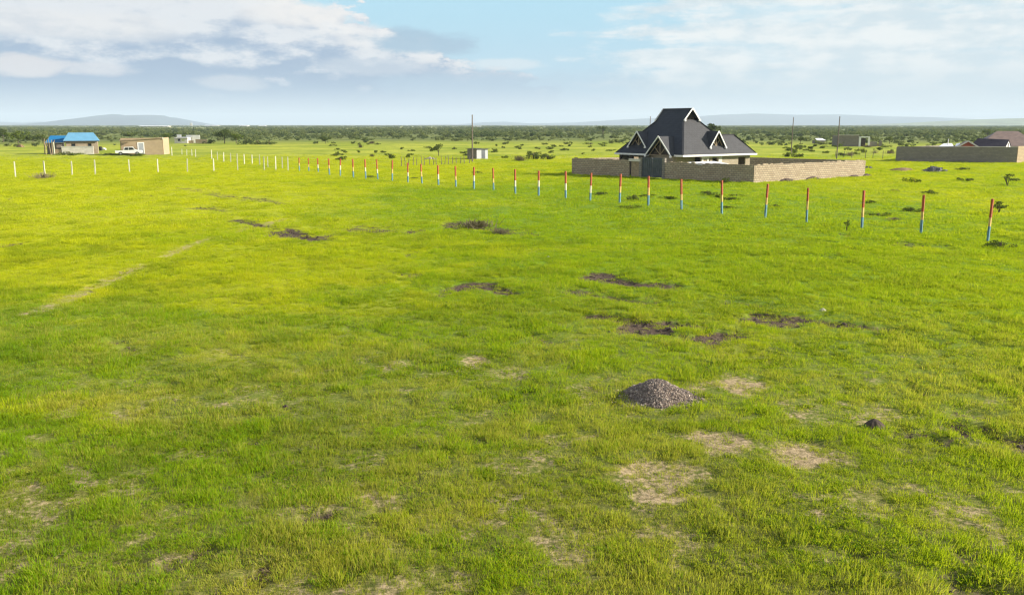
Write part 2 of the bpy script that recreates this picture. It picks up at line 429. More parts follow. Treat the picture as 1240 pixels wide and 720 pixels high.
M = dict(
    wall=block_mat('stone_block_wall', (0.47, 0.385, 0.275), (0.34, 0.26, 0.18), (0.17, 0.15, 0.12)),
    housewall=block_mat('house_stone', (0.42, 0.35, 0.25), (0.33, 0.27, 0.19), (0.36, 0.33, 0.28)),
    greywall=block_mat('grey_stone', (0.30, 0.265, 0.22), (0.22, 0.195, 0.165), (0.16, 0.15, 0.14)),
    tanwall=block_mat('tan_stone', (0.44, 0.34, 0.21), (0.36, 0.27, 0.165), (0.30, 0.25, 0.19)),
    tile=tile_mat('charcoal_tile', (0.034, 0.035, 0.040)),
    brown_tile=tile_mat('brown_tile', (0.23, 0.165, 0.140)),
    dark_tile=tile_mat('dark_brown_tile', (0.055, 0.042, 0.048)),
    white=plain('white_paint', (0.78, 0.77, 0.74), 0.5, 0.06, 2.0),
    plaster=plain('pale_plaster', (0.62, 0.58, 0.52), 0.85, 0.12, 1.5),
    gatem=plain('grey_gate_metal', (0.085, 0.095, 0.11), 0.5, 0.15, 2.0, 0.2),
    darkwood=plain('dark_roof_timber', (0.06, 0.045, 0.035), 0.85, 0.3, 3.0),
    timber=plain('raw_timber', (0.30, 0.23, 0.15), 0.85, 0.25, 4.0),
    pole=plain('weathered_pole', (0.16, 0.13, 0.11), 0.9, 0.25, 3.0),
    blue=sheet_mat('blue_roof_sheet', (0.12, 0.29, 0.44), 0.5),
    blue2=sheet_mat('deep_blue_roof_sheet', (0.015, 0.14, 0.32), 0.45),
    zinc=sheet_mat('zinc_sheet', (0.36, 0.38, 0.40), 0.55, 0.25),
    whitesheet=sheet_mat('white_sheet', (0.75, 0.77, 0.80), 0.5),
    darksheet=sheet_mat('dark_sheet', (0.05, 0.05, 0.055), 0.6),
    glass=plain('dark_glass', (0.02, 0.025, 0.03), 0.12, 0.1),
    rubber=plain('black_rubber', (0.02, 0.02, 0.02), 0.8, 0.1),
    carwhite=plain('white_car_paint', (0.74, 0.74, 0.74), 0.3, 0.03),
    steel=plain('steel', (0.35, 0.35, 0.36), 0.4, 0.1, 4, 0.6),
    red=plain('red_brick_panel', (0.34, 0.085, 0.05), 0.8, 0.2),
    postwhite=plain('whitewashed_concrete', (0.52, 0.51, 0.40), 0.8, 0.12, 5.0),
    p_red=plain('red_post_paint', (0.36, 0.075, 0.030), 0.75, 0.2, 6.0, worn=.5),
    p_yel=plain('yellow_post_paint', (0.54, 0.36, 0.12), 0.75, 0.2, 6.0, worn=.5),
    p_blue=plain('blue_post_paint', (0.10, 0.22, 0.29), 0.75, 0.2, 6.0, worn=.5),
    p_white=plain('pale_post_paint', (0.54, 0.50, 0.37), 0.75, 0.15, 6.0, worn=.5),
    soil=plain('dark_turned_soil', (0.068, 0.050, 0.039), 0.95, 0.4, 6.0, 0, 0.8),
    tansoil=plain('tan_soil', (0.20, 0.135, 0.075), 0.95, 0.2, 3.0, 0, 0.6),
    stone=plain('grey_rubble_stone', (0.15, 0.15, 0.16), 0.9, 0.4, 4.0, 0, 0.5),
    palestone=plain('pale_field_stone', (0.34, 0.32, 0.26), 0.9, 0.2, 4.0, 0, 0.4),
    bark=plain('bark', (0.10, 0.075, 0.055), 0.95, 0.3, 5.0, 0, 0.5),
    leafA=leaf_mat('dark_shrub_leaves', (0.058, 0.085, 0.022), (0.14, 0.175, 0.038)),
    leafB=leaf_mat('green_shrub_leaves', (0.065, 0.100, 0.014), (0.15, 0.19, 0.025)),
    leafC=leaf_mat('grey_brush_twigs', (0.12, 0.105, 0.06), (0.24, 0.20, 0.12), 0.15),
    bush=leaf_mat('bush_country_leaves', (0.085, 0.125, 0.045), (0.21, 0.24, 0.075), 0.4, 0.02),
    grass=grass_mat('meadow_grass'),
)

# ------------------------------------------------------------------ mesh helpers
class MB:
    def __init__(s):
        s.v, s.f, s.mi = [], [], []
    def face(s, pts, mi=0):
        o = len(s.v); s.v += [tuple(p) for p in pts]
        s.f.append(tuple(range(o, o + len(pts)))); s.mi.append(mi)
        return s
    def box(s, c, size, rz=0.0, mi=0, taper=1.0):
        x, y, z = size[0] / 2, size[1] / 2, size[2] / 2
        cs, sn = math.cos(rz), math.sin(rz)
        o = len(s.v)
        for dz in (-z, z):
            k = taper if dz > 0 else 1.0
            for dx, dy in ((-x, -y), (x, -y), (x, y), (-x, y)):
                dx, dy = dx * k, dy * k
                s.v.append((c[0] + dx * cs - dy * sn, c[1] + dx * sn + dy * cs, c[2] + dz))
        for q in ((3, 2, 1, 0), (4, 5, 6, 7), (0, 1, 5, 4), (1, 2, 6, 5), (2, 3, 7, 6), (3, 0, 4, 7)):
            s.f.append(tuple(o + i for i in q)); s.mi.append(mi)
        return s
    def bar(s, a, b, wd, hg, mi=0, up=(0, 0, 1)):
        """a rectangular bar from a to b"""
        a, b = Vector(a), Vector(b)
        d = (b - a).normalized(); u = Vector(up)
        sd_ = d.cross(u)
        if sd_.length < 1e-4: sd_ = d.cross(Vector((1, 0, 0)))
        sd_.normalize(); u = sd_.cross(d)
        o = len(s.v)
        for p in (a, b):
            for i, j in ((-1, -1), (1, -1), (1, 1), (-1, 1)):
                s.v.append(tuple(p + sd_ * (i * wd / 2) + u * (j * hg / 2)))
        for q in ((0, 1, 2, 3), (7, 6, 5, 4), (4, 5, 1, 0), (5, 6, 2, 1), (6, 7, 3, 2), (7, 4, 0, 3)):
            s.f.append(tuple(o + i for i in q)); s.mi.append(mi)
        return s
    def tube(s, pts, rad, n=8, mi=0):
        rings = []
        for i, p in enumerate(pts):
            p = Vector(p)
            d = (Vector(pts[min(i + 1, len(pts) - 1)]) - Vector(pts[max(i - 1, 0)])).normalized()
            a = d.cross(Vector((0, 1, 0.13))).normalized(); b = d.cross(a)
            r = rad[i] if isinstance(rad, (list, tuple)) else rad
            o = len(s.v)
            for k in range(n):
                t = 2 * math.pi * k / n
                s.v.append(tuple(p + a * (r * math.cos(t)) + b * (r * math.sin(t))))
            rings.append(o)
        for o1, o2 in zip(rings[:-1], rings[1:]):
            for k in range(n):
                s.f.append((o1 + k, o1 + (k + 1) % n, o2 + (k + 1) % n, o2 + k)); s.mi.append(mi)
        s.f.append(tuple(rings[0] + k for k in reversed(range(n)))); s.mi.append(mi)
        s.f.append(tuple(rings[-1] + k for k in range(n))); s.mi.append(mi)
        return s
    def slab(s, poly, th, mi=0):
        """a flat or sloping polygon given thickness downwards"""
        n = len(poly); o = len(s.v)
        s.v += [tuple(p) for p in poly] + [(p[0], p[1], p[2] - th) for p in poly]
        s.f.append(tuple(o + i for i in range(n))); s.mi.append(mi)
        s.f.append(tuple(o + n + i for i in reversed(range(n)))); s.mi.append(mi)
        for i in range(n):
            j = (i + 1) % n
            s.f.append((o + i, o + n + i, o + n + j, o + j)); s.mi.append(mi)
        return s
    def wallrun(s, p0, p1, z0, z1, th, holes=(), mi=0):
        """a wall from p0 to p1 with rectangular openings (a0, a1, b0, b1): along and up, metres"""
        p0, p1 = Vector((*p0, 0)), Vector((*p1, 0))
        L = (p1 - p0).length; d = (p1 - p0) / L; ang = math.atan2(d.y, d.x)
        def seg(a, b, lo, hi):
            if b - a > 1e-3 and hi - lo > 1e-3:
                c = p0 + d * ((a + b) / 2)
                s.box((c.x, c.y, (lo + hi) / 2), (b - a, th, hi - lo), ang, mi)
        x = 0.0
        for a0, a1, b0, b1 in sorted(holes):
            seg(x, a0, z0, z1); seg(a0, a1, z0, b0); seg(a0, a1, b1, z1); x = a1
        seg(x, L, z0, z1)
        return s
    def build(s, name, mats, parent=None, local=None, smooth=False):
        me = bpy.data.meshes.new(name)
        me.from_pydata(s.v, [], s.f)
        for m in (mats if isinstance(mats, (list, tuple)) else [mats]):
            me.materials.append(m)
        if max(s.mi, default=0):
            me.polygons.foreach_set('material_index', s.mi)
        if smooth:
            me.polygons.foreach_set('use_smooth', [True] * len(s.f))
        uv = me.uv_layers.new(name='UVMap')
        for p in me.polygons:
            n = p.normal
            h = math.hypot(n.x, n.y)
            if h > 0.12:
                tx, ty = -n.y / h, n.x / h
                k = 1.0 / max(0.3, h)
                for li in p.loop_indices:
                    co = me.vertices[me.loops[li].vertex_index].co
                    uv.data[li].uv = (co.x * tx + co.y * ty, co.z * k)
            else:
                for li in p.loop_indices:
                    co = me.vertices[me.loops[li].vertex_index].co
                    uv.data[li].uv = (co.x, co.y)
        ob = bpy.data.objects.new(name, me)
        scene.collection.objects.link(ob)
        if parent is not None:
            ob.parent = parent
        return ob

def tag(o, label, cat, group=None):
    o['label'] = label; o['category'] = cat
    if group: o['group'] = group
    return o
def thing(name, label, cat, loc, rz=0.0, group=None):
    o = bpy.data.objects.new(name, None)
    o.empty_display_size = 0.3
    scene.collection.objects.link(o)
    o.location = loc; o.rotation_euler = (0, 0, rz)
    return tag(o, label, cat, group)
def kind(o, k):
    o['kind'] = k
    return o
def mesh_np(name, v, f, m, smooth=False):
    me = bpy.data.meshes.new(name)
    me.from_pydata(v.tolist() if hasattr(v, 'tolist') else v, [], f.tolist() if hasattr(f, 'tolist') else f)
    me.materials.append(m)
    if smooth: me.polygons.foreach_set('use_smooth', [True] * len(me.polygons))
    return me

# ------------------------------------------------------------------ ground sheet to the horizon
def build_ground():
    rad = [2.5]
    while rad[-1] < 130: rad.append(rad[-1] * 1.0115)
    while rad[-1] < 14200: rad.append(rad[-1] * 1.07)
    rad[-1] = 14200
    fine = np.linspace(R(90 - 44), R(90 + 44), 430)
    rest = np.linspace(R(90 + 44), R(450 - 44), 90)[1:-1]
    ang = np.concatenate([fine, rest])
    rr, aa = np.meshgrid(np.array(rad), ang, indexing='ij')
    x, y = (rr * np.cos(aa)).ravel(), (rr * np.sin(aa)).ravel()
    tan, dark, yel, dry = masks(x, y)
    z = relief(x, y) - 0.14 * dark * sstep(np.hypot(x, y), 90, 50) - 0.02 * tan * sstep(np.hypot(x, y), 90, 50)
    nr, na = rr.shape
    i, j = np.meshgrid(np.arange(nr - 1), np.arange(na), indexing='ij')
    j2 = (j + 1) % na
    f = np.stack([i * na + j, (i + 1) * na + j, (i + 1) * na + j2, i * na + j2], -1).reshape(-1, 4)
    v = np.stack([x, y, z], -1)
    v = np.vstack([v, [[0, 0, 0.0]]])
    tri = [(len(v) - 1, k, (k + 1) % na) for k in range(na)]
    me = bpy.data.meshes.new('ground')
    me.from_pydata(v.tolist(), [], f.tolist() + tri)
    me.polygons.foreach_set('use_smooth', [True] * len(me.polygons))
    at = me.attributes.new('cover', 'FLOAT_COLOR', 'POINT')
    c = np.ones((len(v), 4), np.float32)
    c[:-1, 0], c[:-1, 1], c[:-1, 2], c[:-1, 3] = tan, dark, yel, dry
    at.data.foreach_set('color', c.ravel())
    me.materials.append(ground_mat())
    o = bpy.data.objects.new('ground', me)
    scene.collection.objects.link(o)
    kind(o, 'structure')
build_ground()

# ------------------------------------------------------------------ hills
def hill(name, d, x0, x1, prof, depth, m, seed):
    """a long hill: profile (px, py) of its crest in the photo, standing d metres away"""
    nx, ny = 90, 16
    s = F / d
    v = []
    pxs, pys = [p[0] for p in prof], [p[1] for p in prof]
    for j in range(ny):
        t = j / (ny - 1)
        for i in range(nx):
            px = x0 + (x1 - x0) * i / (nx - 1)
            h = max(0.0, (151 - np.interp(px, pxs, pys)) * d / F)
            yy = d + (t - 0.5) * depth
            xx = (px - 620) / F * d / cp
            a = np.array([xx]), np.array([yy])
            rid = math.sin(math.pi * t) ** 0.8
            nz = 0.72 + 0.36 * float(fbm(*a, depth * 0.25, seed, 4)[0])
            v.append((xx, yy, h * rid * (nz if abs(t - .5) > .05 else 1.0) - 0.8))
    f = [(j * nx + i, j * nx + i + 1, (j + 1) * nx + i + 1, (j + 1) * nx + i) for j in range(ny - 1) for i in range(nx - 1)]
    me = mesh_np(name, v, f, m, True)
    o = bpy.data.objects.new(name, me); scene.collection.objects.link(o)
    return kind(o, 'structure')
M['hill'] = plain('hill_scrub_haze_blue', (0.016, 0.034, 0.050), 0.95, 0.4, 0.004)  # blue of the distant haze is put into the scrub colour
M['hill2'] = plain('hill_pasture', (0.16, 0.19, 0.09), 0.95, 0.35, 0.006)
hill('hill', 9800, 98, 252, [(98, 151), (108, 148.5), (118, 146), (135, 142), (152, 139.5), (158, 138), (168, 139.5), (200, 139), (212, 139.5), (222, 143), (236, 148.5), (252, 151)], 2600, M['hill'], 3)
hill('hill', 12600, -260, 110, [(-260, 150), (-100, 148), (0, 149), (20, 147), (50, 148.5), (70, 147), (110, 151)], 1800, M['hill'], 4)
hill('hill', 12800, 480, 830, [(480, 151), (560, 150), (590, 147.5), (610, 147), (640, 149), (690, 148), (740, 145), (780, 143), (830, 142)], 1800, M['hill'], 5)
hill('hill', 13000, 820, 1180, [(820, 142), (860, 139), (900, 137.5), (950, 139), (1000, 138.5), (1060, 141), (1100, 141.5), (1180, 145)], 1800, M['hill'], 6)
hill('hill', 13200, 1150, 1500, [(1150, 146), (1250, 143), (1350, 142), (1500, 148)], 1800, M['hill'], 7)
hill('hill', 6200, 1020, 1560, [(1020, 151), (1060, 149.5), (1100, 147), (1130, 145.5), (1160, 144), (1190, 143), (1230, 142), (1300, 142.5), (1400, 146), (1560, 151)], 1800, M['hill2'], 8)

# ------------------------------------------------------------------ haze
def build_haze():
    mb = MB().box((0, 0, 92), (29600, 29600, 188))
    m = bpy.data.materials.new('haze'); m.use_nodes = True
    nt = NT(m.node_tree); nt.n.clear()
    pv = nt.new('ShaderNodeVolumePrincipled')
    nt.put(pv.inputs['Color'], (0.68, 0.83, 0.96))
    pv.inputs['Density'].default_value = 1.05e-4
    pv.inputs['Density Attribute'].default_value = ''
    pv.inputs['Temperature Attribute'].default_value = ''
    o_ = nt.new('ShaderNodeOutputMaterial'); nt.l.new(pv.outputs[0], o_.inputs['Volume'])
    kind(mb.build('haze', m), 'stuff')

# ------------------------------------------------------------------ grass
def blades(n, rad, hmin, hmax, wid, lean, seed, wide=False):
    r = np.random.default_rng(seed)
    v, f = [], []
    for k in range(n):
        a, q = r.uniform(0, 6.283), rad * math.sqrt(r.uniform())
        bx, by = q * math.cos(a), q * math.sin(a)
        h = r.uniform(hmin, hmax) * (1.15 - 0.5 * q / rad)
        b = r.uniform(0, 6.283)
        ld = r.uniform(0.1, 1.0) * lean * h
        oa = a + r.normal(0, 0.7)
        ox, oy = math.cos(oa) * ld, math.sin(oa) * ld
        wx, wy = math.cos(b) * wid / 2, math.sin(b) * wid / 2
        o = len(v)
        k1 = 1.6 if wide else 0.85
        v += [(bx - wx, by - wy, -0.02), (bx + wx, by + wy, -0.02),
              (bx + ox * .4 + wx * k1, by + oy * .4 + wy * k1, h * .6), (bx + ox * .4 - wx * k1, by + oy * .4 - wy * k1, h * .6),
              (bx + ox, by + oy, h)]
        f += [(o, o + 1, o + 2, o + 3), (o + 3, o + 2, o + 4)]
    return v, f
def tuft_collection(name, specs):
    col = bpy.data.collections.new(name)
    for k, sp_ in enumerate(specs):
        v, f = blades(*sp_[:7], **(sp_[7] if len(sp_) > 7 else {}))
        me = bpy.data.meshes.new('%s_%02d' % (name, k)); me.from_pydata(v, [], f); me.materials.append(M['grass'])
        col.objects.link(bpy.data.objects.new('%s_%02d' % (name, k), me))
    return col
def scatter(name, col, P, idx, rot, scl, attrs, kindname='stuff', tilt=0.15):
    me = bpy.data.meshes.new(name)
    me.vertices.add(len(P)); me.vertices.foreach_set('co', np.asarray(P, np.float32).ravel())
    def add(nm, tp, val, key='value'):
        a = me.attributes.new(nm, tp, 'POINT'); a.data.foreach_set(key, val.ravel())
    add('pick', 'INT', np.asarray(idx, np.int32))
    rv = np.stack([rng.normal(0, tilt, len(P)), rng.normal(0, tilt, len(P)), rot], -1).astype(np.float32)
    add('turn', 'FLOAT_VECTOR', rv, 'vector')
    add('size', 'FLOAT_VECTOR', np.asarray(scl, np.float32), 'vector')
    for k, v in attrs.items():
        add(k, 'FLOAT', np.asarray(v, np.float32))
    o = bpy.data.objects.new(name, me); scene.collection.objects.link(o)
    gt = bpy.data.node_groups.new(name + '_scatter', 'GeometryNodeTree')
    gt.interface.new_socket('Geometry', in_out='INPUT', socket_type='NodeSocketGeometry')
    gt.interface.new_socket('Geometry', in_out='OUTPUT', socket_type='NodeSocketGeometry')
    g = NT(gt)
    i_, o_ = g.new('NodeGroupInput'), g.new('NodeGroupOutput')
    ci = g.new('GeometryNodeCollectionInfo')
    ci.inputs['Collection'].default_value = col
    ci.inputs['Separate Children'].default_value = True
    ci.inputs['Reset Children'].default_value = True
    ip = g.new('GeometryNodeInstanceOnPoints')
    ip.inputs['Pick Instance'].default_value = True
    def na(nm, tp):
        n_ = g.new('GeometryNodeInputNamedAttribute', data_type=tp); n_.inputs['Name'].default_value = nm
        return n_.outputs['Attribute']
    g.l.new(i_.outputs[0], ip.inputs['Points'])
    g.l.new(ci.outputs[0], ip.inputs['Instance'])
    g.l.new(na('pick', 'INT'), ip.inputs['Instance Index'])
    g.l.new(na('turn', 'FLOAT_VECTOR'), ip.inputs['Rotation'])
    g.l.new(na('size', 'FLOAT_VECTOR'), ip.inputs['Scale'])
    g.l.new(ip.outputs[0], o_.inputs[0])
    md = o.modifiers.new('scatter', 'NODES'); md.node_group = gt
    return kind(o, kindname)
def band(d0, d1, dens, half=0.70, margin=4.0):
    """random points in a wedge in front of the camera"""
    n = int(dens * ((half * d1 + margin) * 2) * (d1 - d0))
    y = rng.uniform(d0, d1, n); x = rng.uniform(-1, 1, n) * (half * d1 + margin)
    k = np.abs(x) < half * y + margin
    return x[k], y[k]
FOOT = []          # house plots where no meadow grows: polygons
def outside(x, y, polys):
    keep = np.ones(x.shape, bool)
    for poly in polys:
        ins = np.zeros(x.shape, bool)
        for (ax, ay), (bx, by) in zip(poly, poly[1:] + poly[:1]):
            c_ = ((ay > y) != (by > y)) & (x < (bx - ax) * (y - ay) / (by - ay + 1e-12) + ax)
            ins ^= c_
        keep &= ~ins
    return keep
HEAP = gp(797, 486)
def build_grass():
    near = tuft_collection('tuft_near', [(60, .20, .07, .20, .008, .5, 1), (60, .22, .05, .15, .008, .7, 2), (70, .18, .10, .26, .007, .45, 3),
                                         (60, .24, .04, .12, .009, .9, 4), (45, .20, .12, .30, .007, .5, 5), (60, .22, .06, .17, .008, .7, 6),
                                         (60, .18, .03, .10, .013, 1.3, 7, dict(wide=True)), (46, .14, .04, .13, .012, 1.0, 8, dict(wide=True)),
                                         (26, .20, .18, .42, .005, .35, 9), (95, .26, .02, .07, .009, 2.2, 10)])
    far = tuft_collection('tuft_far', [(70, .55, .07, .20, .022, .6, 21), (70, .6, .05, .16, .024, .8, 22), (60, .5, .10, .26, .020, .5, 23), (60, .6, .05, .14, .026, .9, 24)])
    def make(name, col, x, y, nvar, base, wv=True):
        k = outside(x, y, FOOT) & (np.hypot((x - HEAP[0]) / 1.0, (y - HEAP[1]) / 0.9) > 0.72)
        x, y = x[k], y[k]
        tan, dark, yel, dry = masks(x, y)
        lush = fbm(x, y, 1.1, 201, 3)
        gap = 0.8 * sstep(fbm(x, y, 0.45, 251, 3), 0.58, 0.38) * sstep(np.hypot(x, y), 45, 15) if wv else 0.0 * x
        bare = np.clip(tan * 1.05 * sstep(fbm(x, y, 0.33, 261, 3), 0.25, 0.5) + dark * 1.05, 0, 0.95)
        u0 = rng.uniform(size=x.shape)
        u1 = rng.uniform(size=x.shape)
        matt = ((u0 < gap) & (u1 < .55) & (tan < .3)) | ((u0 < bare) & (u1 < .16) & (dark < .35))
        keep = (u0 > np.maximum(bare, gap)) | matt
        x, y, tan, dark, yel, dry, lush, matt = (a[keep] for a in (x, y, tan, dark, yel, dry, lush, matt))
        n = len(x)
        z = relief(x, y) - 0.14 * dark * sstep(np.hypot(x, y), 90, 50) - 0.02 * tan * sstep(np.hypot(x, y), 90, 50)
        s = base * (0.72 + 0.5 * sstep(lush, 0.25, 0.75)) * rng.uniform(0.7, 1.3, n)
        s = s * (1 - 0.5 * np.clip(tan + dark, 0, 1))
        hgt = s * rng.uniform(0.7, 1.2, n) * (0.35 + 0.5 * fbm(x, y, 2.0, 301, 4))
        weed = sstep(fbm(x, y, 1.7, 401, 3), 0.50, 0.66)
        if wv:
            idx = rng.integers(0, 6, n)
            u = rng.uniform(size=n)
            idx = np.where(u < 0.35 * weed + 0.05, rng.integers(6, 8, n), idx)
            idx = np.where((u > 0.94) | ((u > 0.82) & (dry > 0.5)), 8, idx)
            dry = np.where(idx == 8, np.clip(dry + 0.45, 0, 1), np.clip(dry + 0.7 * tan, 0, 1))
            idx = np.where(matt, 9, idx); s = np.where(matt, base * rng.uniform(.7, 1.2, n), s); hgt = np.where(matt, base * rng.uniform(.5, 1.0, n), hgt)
            dry = np.where(matt, np.clip(dry + .3 + .5 * tan + rng.normal(0, .2, n), 0, 1), dry)
            hue = np.where((idx == 6) | (idx == 7), 0.9, 0.45 * weed + 0.6 * sstep(fbm(x, y, 2.4, 451, 4), 0.48, 0.66) * sstep(np.hypot(x, y), 32, 12))
        else:
            idx = rng.integers(0, nvar, n); hue = 0.55 * weed
        yel2 = np.clip(yel + rng.normal(0, 0.12, n), 0, 1)
        P = np.stack([x, y, z], -1)
        scatter(name, col, P, idx, rng.uniform(0, 6.283, n), np.stack([s, s, hgt], -1), dict(yel=yel2, dry=np.clip(dry * .8 + rng.normal(0, .1, n), 0, 1), hue=hue))
    x, y = band(6.0, 17, 88)
    make('grass', near, x, y, 9, 0.85)
    x, y = band(17, 62, 42); k = rng.uniform(size=x.shape) > sstep(y, 34, 62) ** .8; x, y = x[k], y[k]
    make('grass', near, x, y, 9, 0.98)
    x, y = band(30, 190, 3.6); k = rng.uniform(size=x.shape) < sstep(y, 30, 58) * sstep(y, 190, 105); x, y = x[k], y[k]
    make('grass', far, x, y, 4, 1.0, False)

# ------------------------------------------------------------------ shrubs and trees
def leaf_cloud(n, size, fn, seed, v=None, f=None):
    """n small leaf faces at points fn(rng) -> (x, y, z)"""
    r = np.random.default_rng(seed)
    v = [] if v is None else v; f = [] if f is None else f
    for _ in range(n):
        p = np.array(fn(r)); s = size * r.uniform(0.6, 1.3)
        a = r.normal(size=3); a /= np.linalg.norm(a)
        b = np.cross(a, r.normal(size=3)); b /= np.linalg.norm(b) + 1e-9
        o = len(v)
        v += [tuple(p - a * s), tuple(p + b * s * .55), tuple(p + a * s), tuple(p - b * s * .55)]
        f.append((o, o + 1, o + 2, o + 3))
    return v, f
def clumpy(cl):
    """sampler over blobs (x, y, z, rx, ry, rz)"""
    wgt = np.array([c[3] * c[4] * c[5] for c in cl]) ** 0.7; wgt /= wgt.sum()
    def fn(r):
        c = cl[r.choice(len(cl), p=wgt)]
        d = r.normal(size=3); d /= np.linalg.norm(d); q = r.uniform(0.25, 1.0) ** 0.5
        return (c[0] + d[0] * c[3] * q, c[1] + d[1] * c[4] * q, max(0.02, c[2] + d[2] * c[5] * q))
    return fn
def shrub_mesh(name, style, seed, m, n=420):
    """unit shrub: about 1 m high"""
    r = np.random.default_rng(seed)
    if style == 'round':
        cl = [(r.normal(0, .28), r.normal(0, .28), r.uniform(.15, .64), r.uniform(.2, .34), r.uniform(.2, .34), r.uniform(.18, .3)) for _ in range(8)]
        v, f = leaf_cloud(n, .075, clumpy(cl), seed)
    elif style == 'low':
        cl = [(r.normal(0, .5), r.normal(0, .4), r.uniform(.08, .45), r.uniform(.25, .45), r.uniform(.25, .4), r.uniform(.15, .4)) for _ in range(8)]
        v, f = leaf_cloud(n, .085, clumpy(cl), seed)
    elif style == 'sapling':
        cl = [(r.normal(0, .25), r.normal(0, .25), r.uniform(.5, .88), r.uniform(.14, .3), r.uniform(.14, .3), r.uniform(.06, .13)) for _ in range(7)]
        v, f = leaf_cloud(int(n * .6), .06, clumpy(cl), seed)
    else:                                                    # dry brush: mostly twigs
        v, f = [], []
        for _ in range(170):
            a = r.uniform(0, 6.283); q = r.uniform(0.1, .9)
            p0 = (r.normal(0, .3), r.normal(0, .25), 0); p1 = (p0[0] + math.cos(a) * q * .6, p0[1] + math.sin(a) * q * .6, r.uniform(.3, 1.0))
            o = len(v); t = .012
            v += [(p0[0] - t, p0[1], 0), (p0[0] + t, p0[1], 0), (p1[0] + t, p1[1], p1[2]), (p1[0] - t, p1[1], p1[2])]
            f.append((o, o + 1, o + 2, o + 3))
        v, f = leaf_cloud(120, .05, clumpy([(0, 0, .4, .6, .5, .35)]), seed, v, f)
    mb = MB()
    for _ in range(6 if style != 'sapling' else 5):
        a = r.uniform(0, 6.283); q = r.uniform(.08, .3)
        mb.tube([(0, 0, -.05), (math.cos(a) * q * .4, math.sin(a) * q * .4, .35), (math.cos(a) * q, math.sin(a) * q, r.uniform(.6, .8))], [.03, .02, .008], 5)
    o = len(v)
    nl = len(f)
    me = bpy.data.meshes.new(name)
    me.from_pydata(list(v) + mb.v, [], list(f) + [tuple(i + o for i in q) for q in mb.f])
    me.materials.append(m); me.materials.append(M['bark'])
    me.polygons.foreach_set('material_index', [0] * nl + [1] * len(mb.f))
    return me
SH = {}
def shrub(name, style, px, py, wpx, hpx, label, cat='shrub', group=None, var=None, mkey=None):
    x, y = gp(px, py)
    m = mkey or {'round': 'leafA', 'low': 'leafB', 'sapling': 'leafA', 'brush': 'leafC'}[style]
    var = random.randrange(3) if var is None else var
    k = (style, m, var)
    if k not in SH:
        SH[k] = shrub_mesh('%s_shrub' % style, style, 60 + var * 7 + len(SH), M[m], 520)
    o = bpy.data.objects.new(name, SH[k]); scene.collection.objects.link(o)
    d = math.hypot(x, y)
    h = hpx * d / F; wd = wpx * d / F
    unit = {'round': 1.15, 'low': 1.7, 'sapling': .9, 'brush': 1.3}[style]
    o.location = (x, y, gz(x, y)); o.rotation_euler = (0, 0, random.uniform(0, 6.28))
    o.scale = (wd / unit, wd / unit, h)
    return tag(o, label, cat, group)
def tree(px, py, wpx, hpx, label, flat=False, group=None, seed=1, mkey='leafA', n=900):
    x, y = gp(px, py); d = math.hypot(x, y)
    h, wd = hpx * d / F, wpx * d / F
    t = thing('tree', label, 'tree', (x, y, gz(x, y)), 0, group)
    r = np.random.default_rng(seed)
    cl = []
    for _ in range(11):
        zz = r.uniform(.45, .85) if not flat else r.uniform(.68, .88)
        cl.append((r.normal(0, .22) * wd, r.normal(0, .22) * wd, zz * h, r.uniform(.14, .24) * wd, r.uniform(.14, .24) * wd, (r.uniform(.1, .2) if not flat else .08) * h))
    v, f = leaf_cloud(n, .035 * max(h, wd) + .03, clumpy(cl), seed)
    me = bpy.data.meshes.new('crown'); me.from_pydata(v, [], f); me.materials.append(M[mkey])
    c_ = bpy.data.objects.new('crown', me); scene.collection.objects.link(c_); c_.parent = t
    mb = MB().tube([(0, 0, -.1), (.02 * h, 0, .25 * h), (.0, .02 * h, .62 * h)], [.035 * h, .026 * h, .012 * h], 8)
    for k in range(5):
        a = k * 1.3 + seed
        mb.tube([(.02 * h, 0, (.25 + .05 * k) * h), (math.cos(a) * .13 * wd, math.sin(a) * .13 * wd, .5 * h), (math.cos(a) * .3 * wd, math.sin(a) * .3 * wd, .7 * h)], [.016 * h, .011 * h, .005 * h], 6)
    mb.build('trunk', M['bark'], t)
    return t

# ------------------------------------------------------------------ the house under construction
def gable_roof_piece(mb, A, Lf, Rt, back_a, back_l, back_r, th=0.10):
    mb.slab([Lf, A, back_a, back_l] if False else [back_l, back_a, A, Lf], th)
    mb.slab([Rt, A, back_a, back_r], th)

